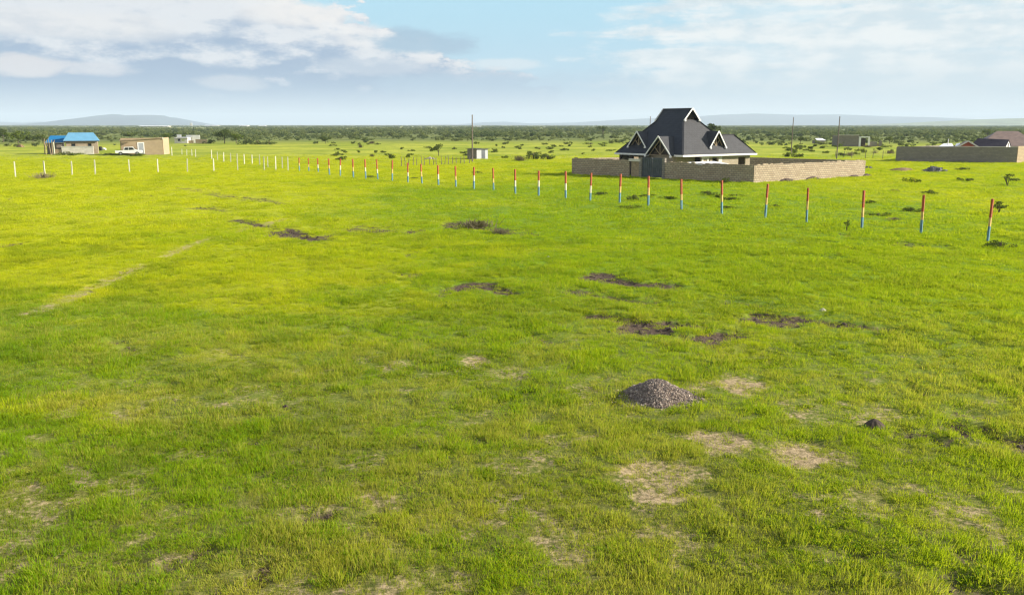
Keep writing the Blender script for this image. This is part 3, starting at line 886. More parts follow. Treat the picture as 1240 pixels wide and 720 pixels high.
def build_house():
    th = R(35)
    t = thing('house', 'unfinished stone house under a steep charcoal tiled roof with white edged gables', 'house', (19.39, 99.66, 0.0), th)
    ez, Lu, Lv, r, h, g, gh, rw = 2.59, 12.7, 11.5, 3.62, 4.0, 1.18, 1.27, 2.0
    Mx = 2 * (r + g); hw = rw * h / r; top = ez + h + gh
    # walls, inset from the eaves, with openings
    wl = MB()
    i = 0.6
    wt = 2.45
    holes_r = [(3.9, 4.5, 1.5, 2.1), (4.85, 6.5, 0.9, 2.2), (9.4, 10.7, 0.9, 2.15)]
    wl.wallrun((i + 3.0, i), (Lu - i, i), 0, wt, 0.2, [(a - 3.0 - i + .6, b - 3.0 - i + .6, c, d) for a, b, c, d in holes_r])
    wl.wallrun((Lu - i, i + .12), (Lu - i, 4.0), 0, wt, 0.2)
    wl.wallrun((Mx - i, 4.0), (Mx - i, Lv - i), 0, wt, 0.2)
    wl.wallrun((Lu - i - .12, 4.0), (Mx - i, 4.0), 0, wt, 0.2, [(0.8, 2.0, .9, 2.1)])
    wl.wallrun((Mx - i, Lv - i), (i + .1, Lv - i), 0, wt, 0.2, [(2, 3.5, .9, 2.1), (5.5, 7, .9, 2.1)])
    # front: set back behind a porch, with door and windows
    wl.wallrun((1.7, 5.3), (1.7, Lv - i - .1), 0, wt, 0.2, [(1.0, 2.6, .8, 2.1), (3.6, 4.7, .9, 2.1)])
    wl.wallrun((0.25, 1.6), (0.25, 5.2), 0, 2.48, 0.2, [(1.2, 2.3, 0.0, 2.1)])
    wl.wallrun((.36, 1.6), (3.6, 1.6), 0, wt, 0.2)
    wl.wallrun((.36, 5.2), (1.8, 5.2), 0, wt, 0.2)
    wl.build('wall', M['housewall'], t)
    pl = MB().box((5.3, .475, 1.2), (3.4, .03, 2.3))
    pm = MB()
    for a, b, lo, hi in ((3.62, 3.9, 0, 2.4), (4.5, 4.85, 0, 2.4), (6.5, 7.1, 0, 2.4), (3.9, 4.5, 0, 1.5), (4.85, 6.5, 0, .9), (3.9, 4.5, 2.1, 2.4), (4.85, 6.5, 2.2, 2.4)):
        pm.box(((a + b) / 2, .48, (lo + hi) / 2), (b - a, .03, hi - lo))
    p_ = pm.build('plaster', M['plaster'], t)
    p_['label'] = 'pale plastered stretch of the side wall'
    for yy in (6.6, 8.9, 10.9):
        MB().box((.45, yy, 1.22), (.28, .28, 2.44)).build('porch_post', M['darkwood'], t)
    # roof
    rf = MB()
    Z = lambda x, y, z: (x, y, z)
    A, B, C_, D = Z(r, r, ez + h), Z(Mx - r, r, ez + h), Z(Mx - r, Lv - r, ez + h), Z(r, Lv - r, ez + h)
    ov = .28
    P, Q = Z(Mx / 2, r - ov, top), Z(Mx / 2, Lv - r + ov, top)
    Ao, Bo = Z(r, r - ov, ez + h), Z(Mx - r, r - ov, ez + h)
    Co, Do = Z(Mx - r, Lv - r + ov, ez + h), Z(r, Lv - r + ov, ez + h)
    W1, W0 = Z(Lu - rw, rw, ez + hw), Z(Mx - rw, rw, ez + hw)
    rf.face([(0, 0, ez), A, D, (0, Lv, ez)])
    rf.face([(0, 0, ez), (Mx, 0, ez), B, A])
    rf.face([(Mx, 0, ez), (Mx, Lv, ez), C_, B])
    rf.face([(Mx, Lv, ez), (0, Lv, ez), D, C_])
    rf.face([(Mx, 0, ez), (Lu, 0, ez), W1, W0])
    rf.face([(Lu, 0, ez), (Lu, 2 * rw, ez), W1])
    rf.face([(Lu, 2 * rw, ez), (Mx, 2 * rw, ez), W0, W1])
    rf.face([(0, 0, ez), (0, Lv, ez), (Mx, Lv, ez), (Mx, 2 * rw, ez), (Lu, 2 * rw, ez), (Lu, 0, ez)][::1])
    rf.slab([Do, Q, P, Ao], .09)
    rf.slab([Bo, P, Q, Co], .09)
    roof = rf.build('roof', M['tile'], t)
    # ridge and hip cappings
    cap = MB()
    for a, b in (((0.05, 0.05, ez + .04), (A[0], A[1], A[2] + .04)), ((Lu - .05, .05, ez + .04), (W1[0], W1[1], W1[2] + .04)), ((W0[0], W0[1], W0[2] + .04), (W1[0], W1[1], W1[2] + .04)),
                 ((W0[0], W0[1], W0[2] + .04), (B[0], B[1], B[2] + .04)), ((.05, Lv - .05, ez + .04), (D[0], D[1], D[2] + .04)), ((P[0], P[1], P[2] + .03), (Q[0], Q[1], Q[2] + .03))):
        cap.bar(a, b, .2, .09)
    cap.build('ridge_cap', M['tile'], roof)
    # fascia boards
    fa = MB()
    fa.bar((-.03, -.03, ez - .09), (Lu + .03, -.03, ez - .09), .05, .2)
    fa.bar((-.03, .0, ez - .09), (-.03, 1.4, ez - .09), .05, .2)
    fa.bar((-.03, 5.4, ez - .09), (-.03, Lv + .03, ez - .09), .05, .2)
    fa.bar((Lu + .03, .0, ez - .09), (Lu + .03, 2 * rw, ez - .09), .05, .2)
    fa.bar((Mx + .03, Lv + .03, ez - .09), (-.06, Lv + .03, ez - .09), .05, .2)
    fa.build('fascia', M['white'], t)

    def barge(mb, L, A_, R_, n, wd=.16, foot=.22):
        """white barge boards along a gable front; n is the outward direction"""
        n = Vector(n) * .035
        for a, b in ((L, A_), (R_, A_)):
            a, b = Vector(a) + n, Vector(b) + n
            a = a + (a - b).normalized() * .12
            mb.bar(a, b, .05, wd, 0, up=(0, 0, 1))
        for p in (L, R_):
            p = Vector(p) + n
            mb.box((p.x, p.y, p.z - .12), (foot, foot, foot * .9))
    # top gablets
    for yy, s_ in ((r - ov, -1), (Lv - r + ov, 1)):
        gm = bpy.data.objects.new('gable', None); scene.collection.objects.link(gm); gm.parent = t
        bb = MB(); barge(bb, (r - .06, yy, ez + h + .02), (Mx / 2, yy, top + .05), (Mx - r + .06, yy, ez + h + .02), (0, s_, 0))
        bb.build('barge_board', M['white'], gm)
        ib = MB()
        yb = yy - s_ * .5
        ib.face([(r + .15, yb, ez + h + .01), (Mx - r - .15, yb, ez + h + .01), (Mx / 2, yb, top - .2)])  # dark face stands in for the shade inside the open gablet
        ib.bar((Mx / 2, yb + s_ * .08, ez + h), (Mx / 2, yb + s_ * .08, top - .2), .08, .08)
        ib.build('truss', M['darkwood'], gm)
    # dormer gables
    def dormer(cx, cy, half, zf, za, facing, name='dormer', roofm='tile', porch=False):
        """facing 'x': front looks to -x, centred at y = cy; 'y': front looks to -y, centred at x = cx"""
        dm = bpy.data.objects.new(name, None); scene.collection.objects.link(dm); dm.parent = t
        sl = h / r
        tip = za
        def tr(a, b, z):                      # a: out from the wall plane (inwards positive), b: across
            return (a, cy + b, z) if facing == 'x' else (cx + b, a, z)
        inF = (cx if facing == 'x' else cy)
        inA = (tip - ez) / sl                 # where the ridge runs into the main slope
        inB = (zf - ez) / sl
        m_ = MB()
        A_ = tr(inF, 0, tip); A2 = tr(max(inA, inF + .1), 0, tip)
        L_ = tr(inF, -half, zf); R_ = tr(inF, half, zf)
        L2 = tr(max(inB, inF + .1), -half, zf); R2 = tr(max(inB, inF + .1), half, zf)
        up = .06
        q = lambda p: (p[0], p[1], p[2] + up)
        m_.slab([q(L_), q(A_), q(A2), q(L2)], .1)
        m_.slab([q(R_), q(A_), q(A2), q(R2)], .1)
        m_.build('roof', M[roofm], dm)
        bb = MB(); nn = (-1, 0, 0) if facing == 'x' else (0, -1, 0)
        barge(bb, L_, q(A_), R_, nn, .14, .2)
        bb.build('barge_board', M['white'], dm)
        tr_ = MB()
        dd = .35
        k = .86
        za2 = zf + (tip - zf) * k
        L3, R3, A3 = tr(inF + dd, -half * k, zf + .02), tr(inF + dd, half * k, zf + .02), tr(inF + dd, 0, za2)
        tr_.bar(L3, R3, .07, .1); tr_.bar(L3, A3, .07, .1); tr_.bar(R3, A3, .07, .1)
        tr_.bar(tr(inF + dd, 0, zf), A3, .07, .08)
        for sgn in (-1, 1):
            tr_.bar(tr(inF + dd, 0, zf + .05), tr(inF + dd, sgn * half * .45, zf + (tip - zf) * .47), .06, .07)
        tr_.build('truss', M['timber'], dm)
        bk = MB().face([tr(inF + dd + .25, -half * .8, zf + .02), tr(inF + dd + .25, half * .8, zf + .02), tr(inF + dd + .25, 0, zf + (tip - zf) * .8)])
        bk.build('back_panel', M['darkwood'], dm)  # dark panel added to colour in the shade within the open gable
    dormer(-.6, 3.4, 2.08, 2.5, 4.62, 'x', 'porch_gable')
    dormer(.55, 8.25, 1.5, 3.45, 5.15, 'x')
    dormer(6.4, .55, 1.32, 3.45, 5.2, 'y')
build_house()

# white sheet shelter between house and wall
def build_lean_to():
    t = thing('lean_to', 'low flat white sheet roof on poles between the grey roofed house and its front wall', 'shed', (22.5, 98.0, 0), R(35))
    MB().slab([(-2.9, -.9, 1.72), (1.5, -.9, 1.74), (1.5, 1.3, 1.93), (-2.9, 1.3, 1.91)], .04).build('roof', M['whitesheet'], t)
    for x, y, hh in ((-2.7, -.7, 1.7), (1.3, -.7, 1.71), (-2.7, 1.1, 1.85), (1.3, 1.1, 1.87)):
        MB().tube([(x, y, 0), (x, y, hh)], .05, 6).build('post', M['timber'], t)
build_lean_to()

# boundary wall of the house, with its gate
CW, LW, RW = (25.34, 91.7), (7.44, 108.0), (41.7, 103.6)
BW = (RW[0] + LW[0] - CW[0], RW[1] + LW[1] - CW[1])
def sub(p, q): return (p[0] - q[0], p[1] - q[1])
def build_boundary():
    t = thing('boundary_wall', 'tan stone block wall with a grey metal gate round the steep roofed house', 'wall', (*CW, 0))
    dv = Vector(sub(LW, CW)); L = dv.length; d = dv / L
    # along the front from the corner: stretches and the gate openings
    fr = lambda a: (d.x * a, d.y * a)
    m = MB()
    hC, hL = 1.80, 1.95
    def run(a0, a1, z):
        m.wallrun(fr(a0), fr(a1), -.1, z, .2)
    g0, g1, p0, p1 = 11.1, 14.0, 14.35, 15.5
    run(-.1, g0 - .2, 1.82); run(p1 + .22, L, 1.93)
    run(g1 + .2, p0 - .0, 1.95)
    m.wallrun(sub(LW, CW), sub(BW, CW), -.1, 1.9, .2)
    m.wallrun(sub(BW, CW), sub(RW, CW), -.1, 1.86, .2)
    m.build('front_wall', M['wall'], t)
    # coping dimples: the side wall that catches the sun
    dr = Vector(sub(RW, CW)); 
    MB().wallrun((dr.x / dr.length * .1, dr.y / dr.length * .1), (dr.x, dr.y), -.1, 1.84, .2).build('side_wall', M['wall'], t)
    cpm = MB(); cpr = MB()
    def coping(mb, q0, q1, z):
        q0, q1 = Vector((*q0, 0)), Vector((*q1, 0)); L_ = (q1 - q0).length; dd = (q1 - q0) / L_; a_ = .2
        while a_ < L_ - .5:
            ln = random.uniform(.38, .46)
            if random.random() < .8:
                hh_ = random.choice((.04, .06, .08, .12)) * random.uniform(.6, 1.2)
                p_ = q0 + dd * (a_ + ln / 2)
                mb.box((p_.x, p_.y, z + hh_ / 2 + .002), (ln - .015, .19, hh_), math.atan2(dd.y, dd.x) + random.uniform(-.02, .02))
            a_ += ln
    coping(cpm, fr(0), fr(g0 - .4), 1.82); coping(cpm, fr(p1 + .3), fr(L), 1.93)
    coping(cpr, (.2, .15), sub(RW, CW), 1.84)
    cpm.build('coping', M['wall'], t); cpr.build('coping', M['wall'], t)
    for a in (g0 - .1, g1 + .1):
        MB().box((*fr(a), 1.1), (.34, .34, 2.4), math.atan2(d.y, d.x)).build('gate_pillar', M['greywall'], t)
    ang = math.atan2(d.y, d.x)
    for a0, a1 in ((g0 + .08, (g0 + g1) / 2 - .02), ((g0 + g1) / 2 + .02, g1 - .08)):
        gt = MB()
        c = fr((a0 + a1) / 2)
        gt.box((*c, 1.2), (a1 - a0, .05, 2.2), ang)
        for k in range(5):
            q = fr(a0 + (a1 - a0) * (k + .5) / 5)
            gt.box((q[0] - d.y * .045, q[1] + d.x * .045, 1.2), (.05, .04, 2.1), ang)
        for z in (.35, 1.2, 2.1):
            gt.box((c[0] - d.y * .075, c[1] + d.x * .075, z), (a1 - a0, .03, .07), ang)
        gt.build('gate_leaf', M['gatem'], t)
    q = fr((p0 + p1) / 2)
    MB().box((*q, .95), (p1 - p0 - .1, .05, 1.75), ang).build('side_door', M['timber'], t)
    MB().box((*q, 1.98), (p1 - p0 + .5, .34, .3), ang).build('lintel', M['plaster'], t)
    FOOT.append([CW, LW, BW, RW])
build_boundary()

# ------------------------------------------------------------------ buildings farther out
def px_m(py): return (py - 151) / CAMH            # pixels per metre for something standing at py

def build_grey_shed():
    x, y = gp(577, 193)
    t = thing('shed', 'small grey sheet metal shed with a flat dark roof standing alone in the pasture', 'shed', (x, y, 0), R(42))
    a, b, hh = 2.6, 2.5, 1.75
    m = MB()
    m.wallrun((0.05, 0), (a, 0), 0, hh, .06); m.wallrun((a, .05), (a, b), 0, hh - .05, .06); m.wallrun((a - .05, b), (0.05, b), 0, hh, .06)
    m.build('wall', M['zinc'], t)
    MB().wallrun((0, b), (0, 0), 0, hh, .06).build('end_wall', M['greywall'], t)
    MB().slab([(-.25, -.25, hh + .12), (a + .25, -.25, hh + .06), (a + .25, b + .25, hh + .06), (-.25, b + .25, hh + .12)], .07).build('roof', M['darksheet'], t)
    MB().box((a * .6, -.045, .85), (.8, .03, 1.6)).build('door', M['gatem'], t)
build_grey_shed()

def hip(mb, x0, x1, y0, y1, z0, z1, inset, th=.0):
    ym = (y0 + y1) / 2
    a, b = (x0 + inset, ym, z1), (x1 - inset, ym, z1)
    mb.face([(x0, y0, z0), (x1, y0, z0), b, a]); mb.face([(x1, y0, z0), (x1, y1, z0), b])
    mb.face([(x1, y1, z0), (x0, y1, z0), a, b]); mb.face([(x0, y1, z0), (x0, y0, z0), a])
    mb.face([(x0, y0, z0), (x0, y1, z0), (x1, y1, z0), (x1, y0, z0)])

def build_blue_house():
    x, y = gp(99, 186.5)
    t = thing('house', 'stone house with a bright blue sheet roof behind a low white wall', 'house', (x, y, 0), R(24))
    t.scale = (.86, .86, .96)
    m = MB()
    m.wallrun((-3.2, 0), (3.6, 0), 0, 2.75, .2, [(4.7, 5.5, 1.0, 2.2), (1.1, 2.0, 1.2, 2.2)])
    m.wallrun((3.6, .12), (3.6, 5), 0, 2.75, .2); m.wallrun((3.6, 5), (-3.2, 5), 0, 2.75, .2); m.wallrun((-3.2, 4.9), (-3.2, .1), 0, 2.75, .2)
    m.build('wall', M['wall'], t)
    r_ = MB(); hip(r_, -3.8, 4.1, -.5, 5.5, 2.8, 4.55, 1.2)
    rf = r_.build('roof', M['blue'], t)
    MB().bar((-3.8, -.52, 2.75), (4.1, -.52, 2.75), .04, .16).build('fascia', M['darksheet'], t)
    for a in (1.95, -1.65):
        w_ = MB().box((a, .06, 1.65), (.8, .04, 1.05)); w_.build('window', M['glass'], t)
    # blue roofed annexe at the back left
    m = MB()
    m.wallrun((-7.4, 3.4), (-3.9, 3.4), 0, 2.3, .2, [(1.9, 3.2, 0, 2.0)]); m.wallrun((-7.4, 7), (-7.4, 3.5), 0, 2.3, .2); m.wallrun((-3.9, 7), (-7.3, 7), 0, 2.3, .2)
    m.build('annexe_wall', M['greywall'], t)
    r_ = MB(); r_.slab([(-7.9, 2.9, 2.45), (-3.6, 2.9, 2.45), (-3.3, 5.2, 3.9), (-6.7, 5.2, 3.9)], .06); r_.slab([(-7.9, 7.5, 2.45), (-3.6, 7.5, 2.45), (-3.3, 5.2, 3.9), (-6.7, 5.2, 3.9)], .06)
    r_.slab([(-7.9, 2.9, 2.45), (-6.7, 5.2, 3.9), (-7.9, 7.5, 2.45)], .06)
    a_ = r_.build('annexe_roof', M['blue2'], t); a_['label'] = 'darker blue roof of the rear annexe'
    # low white wall in front, its own thing
    t2 = thing('yard_wall', 'low whitewashed wall before the blue roofed house', 'wall', (x, y - 2.4, 0), R(14))
    MB().wallrun((-2.6, 0), (3.4, 0), 0, 1.55, .2).wallrun((-2.6, .12), (-2.6, 1.9), 0, 1.5, .2).build('panel', M['plaster'], t2)
    MB().box((.4, .0, 1.592), (6.2, .34, .08)).build('coping', M['white'], t2)
    MB().wallrun((-3.95, .1), (-2.75, .1), 0, 1.1, .15).build('end_panel', M['tanwall'], t2)
build_blue_house()

def build_block_building():
    x, y = gp(176, 187.5)
    t = thing('block_building', 'roofless tan stone block building behind the white pickup', 'building', (x, y, 0), R(22))
    m = MB()
    m.wallrun((-4.4, 0), (3.4, 0), 0, 3.25, .2, [(.7, 1.6, 1.1, 2.2)])
    m.wallrun((3.4, .12), (4.6, 4.5), 0, 3.4, .2); m.wallrun((4.6, 4.6), (-4.4, 4.6), 0, 3.3, .2)
    m.wallrun((-4.4, 4.5), (-4.4, .1), 0, 3.0, .2, [(.8, 2.0, .9, 2.3)])
    m.build('wall', M['tanwall'], t)
    MB().box((3.55, -.16, 3.3), (.3, .2, .3)).build('corner_block', M['plaster'], t)
    b_ = MB()
    b_.bar((-4.6, -.3, 2.95), (3.4, -.3, 3.42), .12, .1); b_.bar((-4.6, -.9, 2.9), (-2.0, -.9, 2.95), .9, .06)
    b_.build('roof_edge', M['timber'], t)
    MB().box((-.15, -.13, 1.35), (.16, .06, 2.3)).box((-1.25, -.13, 1.35), (.16, .06, 2.3)).box((-.7, -.13, 2.42), (.94, .06, .16)).build('door_frame', M['white'], t)
    MB().box((-.7, -.115, 1.25), (.94, .02, 2.16)).build('door', M['zinc'], t)
build_block_building()

def build_pickup():
    x, y = gp(157, 188)
    t = thing('pickup_truck', 'white double cab pickup parked in front of the roofless block building', 'pickup', (x, y, 0), R(19))
    prof = [(-2.5, .45), (-2.52, .95), (-1.2, .98), (-1.0, 1.0), (-.85, 1.62), (.75, 1.66), (1.25, 1.05), (2.25, .95), (2.45, .75), (2.45, .42)]
    def side(pr, w0, w1, mi=0, mb=None):
        mb = mb or MB()
        n = len(pr)
        L_ = [(p[0], -w0, p[1]) for p in pr]; R_ = [(p[0], w0, p[1]) for p in pr]
        mb.face(L_, mi); mb.face(R_[::-1], mi)
        for k in range(n):
            j = (k + 1) % n
            mb.face([L_[k], R_[k], R_[j], L_[j]], mi)
        return mb
    side(prof, .87, .8).build('body', M['carwhite'], t)
    for s_ in (-1, 1):
        for q in ([(-.85, 1.05), (-.72, 1.53), (-.1, 1.55), (-.1, 1.05)], [(0, 1.05), (0, 1.55), (.68, 1.55), (1.05, 1.1)]):
            m = MB(); m.face([(p[0], s_ * .885, p[1]) for p in q]); m.face([(p[0], s_ * .875, p[1]) for p in q[::-1]])
            m.build('window', M['glass'], t)
        for xx in (-1.55, 1.5):
            wm = MB().tube([(xx, s_ * .72, .36), (xx, s_ * .92, .36)], .36, 16)
            wo_ = wm.build('wheel', M['rubber'], t)
            MB().tube([(xx, s_ * .9, .36), (xx, s_ * .935, .36)], .19, 12).build('rim', M['steel'], wo_)
    m = MB(); m.face([(.80, -.72, 1.62), (1.24, -.8, 1.12), (1.24, .8, 1.12), (.80, .72, 1.62)])
    for k in range(4): m.v[k] = (m.v[k][0] + .02, m.v[k][1], m.v[k][2] + .02)
    m.build('windscreen', M['glass'], t)
    MB().box((-1.75, 0, .985), (1.3, 1.5, .02)).build('load_bed', M['rubber'], t)
    MB().box((2.48, 0, .52), (.08, 1.7, .2)).build('bumper', M['steel'], t)
build_pickup()

def build_far_block():
    x, y = gp(230, 173.5)
    t = thing('house', 'distant white walled building with a grey sheet roof left of the dark hedge', 'house', (x, y, 0), R(6))
    MB().wallrun((-4.8, 0), (-.8, 0), 0, 1.9, .2, [(1, 1.8, .7, 1.5), (2.4, 3.2, .7, 1.5)]).wallrun((-4.8, 4), (-4.8, .1), 0, 1.9, .2).wallrun((-.8, .1), (-.8, 4), 0, 1.9, .2).build('wall', M['plaster'], t)
    MB().slab([(-5, -.4, 1.6), (-.4, -.4, 1.6), (-.4, 4.2, 2.0), (-5, 4.2, 2.0)], .06).build('roof', M['zinc'], t)
    MB().wallrun((-5.1, 4.2), (-3.7, 4.2), 0, 2.75, .2).build('tower', M['white'], t)
    MB().wallrun((-2.2, 4.6), (2.2, 4.6), 0, 2.6, .2).build('rear_wall', M['white'], t)
    MB().wallrun((1.6, 1), (5.3, 1), 0, 1.25, .2).wallrun((1.0, .9), (-.7, .9), 0, .9, .2).build('yard_wall', M['tanwall'], t)
build_far_block()

def build_ruin():
    x, y = gp(1035, 177.5)
    t = thing('ruin', 'unfinished dark block building with white door surrounds beyond the meadow', 'building', (x, y, 0), R(-4))
    k = 1.0 / px_m(177.5)          # metres per pixel here
    m = MB()
    m.wallrun((-21 * k, 0), (4 * k, 0), 0, 13.5 * k, .2, [(1.1, 1.9, 1.0, 2.0)]).wallrun((-21 * k, 5), (-21 * k, .1), 0, 13 * k, .2).wallrun((4 * k, 5), (-20.9 * k, 5), 0, 13 * k, .2)
    m.build('wall', M['greywall'], t)
    MB().box((-8.5 * k, 0, 13.8 * k), (25.6 * k, .5, .14)).build('wall_plate', M['plaster'], t)
    m = MB().box((5.5 * k, -.05, 6 * k), (2.2 * k, .4, 12 * k)).box((16.5 * k, -.05, 5.5 * k), (1.8 * k, .4, 11 * k)).box((11 * k, -.05, 11.6 * k), (12.5 * k, .4, 1.2 * k))
    m.build('door_surround', M['white'], t)
    MB().box((11 * k, 2.5, 5 * k), (10 * k, .2, 10 * k)).build('partition', M['darkwood'], t)
    MB().wallrun((17.5 * k, .3), (27 * k, .6), 0, 6 * k, .2).wallrun((30 * k, .6), (33 * k, .6), 0, 7 * k, .2).build('low_wall', M['greywall'], t)
build_ruin()

def small_white_hut():
    x, y = gp(994, 174)
    t = thing('hut', 'small hut with a white curved sheet roof left of the dark block ruin', 'hut', (x, y, 0), R(10))
    k = 1.0 / px_m(174)
    MB().wallrun((-5 * k, 0), (5 * k, 0), 0, 4 * k, .15).wallrun((5 * k, .1), (5 * k, 3), 0, 4 * k, .15).wallrun((-5 * k, 3), (-5 * k, .1), 0, 4 * k, .15).build('wall', M['greywall'], t)
    MB().slab([(-6 * k, -.3, 4.2 * k), (6 * k, -.3, 4.2 * k), (5 * k, 2, 6.5 * k), (-4 * k, 2, 6.5 * k)], .08).build('roof', M['whitesheet'], t)
small_white_hut()

def turn(mb, c, deg):
    cs, sn = math.cos(R(deg)), math.sin(R(deg))
    mb.v = [(c[0] + (x - c[0]) * cs - (y - c[1]) * sn, c[1] + (x - c[0]) * sn + (y - c[1]) * cs, z) for x, y, z in mb.v]
def build_right_plot():
    a, c = gp(1085, 195.3), gp(1230, 197.3)
    t = thing('boundary_wall', 'dark grey stone wall in shade round the brown roofed house', 'wall', (*c, 0))
    dx, dy = a[0] - c[0], a[1] - c[1]
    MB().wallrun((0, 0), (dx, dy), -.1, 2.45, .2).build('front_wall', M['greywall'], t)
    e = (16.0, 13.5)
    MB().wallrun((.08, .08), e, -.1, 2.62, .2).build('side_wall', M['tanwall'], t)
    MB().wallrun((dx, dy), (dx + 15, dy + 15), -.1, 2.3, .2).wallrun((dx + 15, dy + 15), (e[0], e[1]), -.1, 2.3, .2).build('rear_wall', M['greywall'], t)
    L_ = math.hypot(dx, dy)
    MB().bar((0, 0, 2.49), (dx * .52, dy * .52, 2.52), .3, .07).build('coping', M['plaster'], t)
    FOOT.append([c, a, (a[0] + 15, a[1] + 15), (c[0] + e[0], c[1] + e[1])])
    # the house in the plot
    hx, hy = c[0] + 2.0, c[1] + 7.5
    t = thing('house', 'house with brown and dark tiled roofs and a white gable behind the dark wall', 'house', (hx, hy, 0), R(-42))
    MB().wallrun((-4, -2.5), (.6, -2.5), 0, 2.2, .2).wallrun((.6, -2.4), (.6, 6), 0, 2.2, .2).wallrun((.6, 6), (-4, 6), 0, 2.2, .2).wallrun((-4, 6), (-4, -2.4), 0, 2.2, .2).build('wall', M['tanwall'], t)
    # dark gable roof nearest the wall, ridge parallel with it, white gable end to the right
    r_ = MB()
    r_.slab([(-4.6, -3.0, 2.25), (.9, -3.0, 2.25), (.9, -.8, 3.55), (-3.9, -.8, 3.75)], .1)
    r_.slab([(-4.6, 1.4, 2.25), (.9, 1.4, 2.25), (.9, -.8, 3.55), (-3.9, -.8, 3.75)], .1)
    r_.build('front_roof', M['dark_tile'], t)
    gm = MB(); gm.face([(.8, -2.9, 2.2), (.8, 1.3, 2.2), (.8, -.8, 3.42)]); gm.face([(.7, 1.3, 2.2), (.7, -2.9, 2.2), (.7, -.8, 3.42)])
    g_ = gm.build('gable', M['white'], t)
    MB().box((.83, -.8, 2.65), (.04, .5, .6)).build('gable_vent', M['darkwood'], g_)
    r_ = MB(); hip(r_, -6.0, 4.0, 2.2, 9.5, 2.4, 4.9, 3.4); turn(r_, (-1, 5.8), 24); r_.build('rear_roof', M['brown_tile'], t)
    # small red gable at the left
    pc = (-5.0, -2.6)
    r_ = MB()
    r_.slab([(-6.6, -3.7, 2.35), (-5.0, -3.7, 3.3), (-5.0, -.5, 3.3), (-6.6, -.5, 2.35)], .09); r_.slab([(-3.4, -3.7, 2.35), (-5.0, -3.7, 3.3), (-5.0, -.5, 3.3), (-3.4, -.5, 2.35)], .09)
    turn(r_, pc, 22); r_.build('porch_roof', M['brown_tile'], t)
    gm = MB(); gm.face([(-6.3, -3.5, 2.3), (-3.7, -3.5, 2.3), (-5.0, -3.5, 3.15)]); gm.face([(-3.7, -3.4, 2.3), (-6.3, -3.4, 2.3), (-5.0, -3.4, 3.15)])
    turn(gm, pc, 22); gm.build('porch_gable', M['red'], t)
    b_ = MB().bar((-6.65, -3.73, 2.3), (-5.0, -3.73, 3.28), .06, .2).bar((-3.35, -3.73, 2.3), (-5.0, -3.73, 3.28), .06, .2)
    turn(b_, pc, 22); b_.build('barge_board', M['plaster'], t)
    b_ = MB().box((-6.1, -2.1, 1.1), (.2, 2.6, 2.2)).box((-3.9, -2.1, 1.1), (.2, 2.6, 2.2)); turn(b_, pc, 22); b_.build('porch_wall', M['tanwall'], t)
    # white roofed shelter at the left of the plot
    sx, sy = gp(1149, 195)
    t = thing('shelter', 'white sheet roofed shelter with a thin mast showing over the dark wall', 'shed', (sx + 2.0, sy + 3.5, 0), math.atan2(-dy, -dx))
    MB().slab([(-2.1, -.9, 2.35), (.2, -.9, 2.4), (.1, 1.2, 2.85), (-1.2, 1.2, 2.8)], .08).build('roof', M['whitesheet'], t)
    MB().slab([(.4, -1.0, 2.4), (1.1, -1.0, 2.5), (1.3, .6, 2.95), (.7, .6, 2.8)], .08).build('side_roof', M['whitesheet'], t)
    MB().tube([(-.6, .2, 0), (-.6, .2, 3.6)], .06, 6).build('mast', M['white'], t)
    for xx, yy in ((-2, -.8), (1.0, -.8), (-1.1, 1.0), (1.0, .5)):
        MB().tube([(xx, yy, 0), (xx, yy, 2.4)], .05, 6).build('post', M['timber'], t)
build_right_plot()

# ------------------------------------------------------------------ utility poles
def pole(px, py, ptop, label, arm=False, r0=.13):
    x, y = gp(px, py); hh = ht(px, py, ptop)
    t = thing('utility_pole', label, 'pole', (x, y, 0), 0, 'utility poles')
    MB().tube([(0, 0, -.2), (.02, 0, hh * .5), (.05, 0, hh)], [r0, r0 * .85, r0 * .7], 8).build('shaft', M['pole'], t)
    if arm:
        MB().bar((-.5, 0, hh - .35), (.55, 0, hh - .35), .09, .1).build('cross_arm', M['pole'], t)
        for q in (-.42, .47):
            MB().tube([(q, 0, hh - .3), (q, 0, hh - .15)], .045, 6).build('insulator', M['white'], t)
pole(572, 196, 139, 'thin wooden utility pole beside the small grey shed', r0=.12)
pole(958, 185.5, 142, 'thin wooden utility pole just past the right end of the steep roofed house', r0=.115)
pole(1013, 192.5, 141, 'wooden utility pole standing before the dark block ruin', r0=.115)
pole(786.5, 172, 141, 'far utility pole rising behind the left slope of the steep charcoal roof', r0=.15)

# ------------------------------------------------------------------ fence posts
def post_mesh(name, hgt, banded, bands=(.36, .57)):
    mb = MB()
    s_ = .12 if banded else .12
    if banded:
        b1, b2 = bands; zs = [(-.25, b1 * hgt, 2), (b1 * hgt, b2 * hgt, 1), (b2 * hgt, hgt, 0)]
        for z0, z1, mi in zs:
            mb.box((0, 0, (z0 + z1) / 2), (s_, s_, z1 - z0), 0, mi)
    else:
        mb.box((0, 0, (hgt - .25) / 2), (s_, s_, hgt + .25), 0, 0, .9)
    return mb
banded = [(1196, 292, 240), (1115, 283, 236), (1043.5, 277, 231), (976.5, 270, 228), (926.5, 264.5, 223), (874, 259, 218.5), (825.3, 254.6, 217),
          (785, 250.5, 214), (750.3, 246, 210.5), (714.7, 243.5, 209), (685, 240, 207), (652.3, 237.5, 207), (624, 235, 205), (597.7, 230, 203.5), (573.8, 229, 202),
          (552, 226, 201), (531, 224, 200), (511, 222.5, 198.5), (494, 221, 197), (475, 219, 194), (457.5, 217.5, 193), (443, 217, 193), (428, 215.5, 192.5),
          (412, 213.5, 192), (399, 212, 192), (385.5, 208.5, 191.5), (374, 207.5, 191.5), (362.5, 207, 191)]
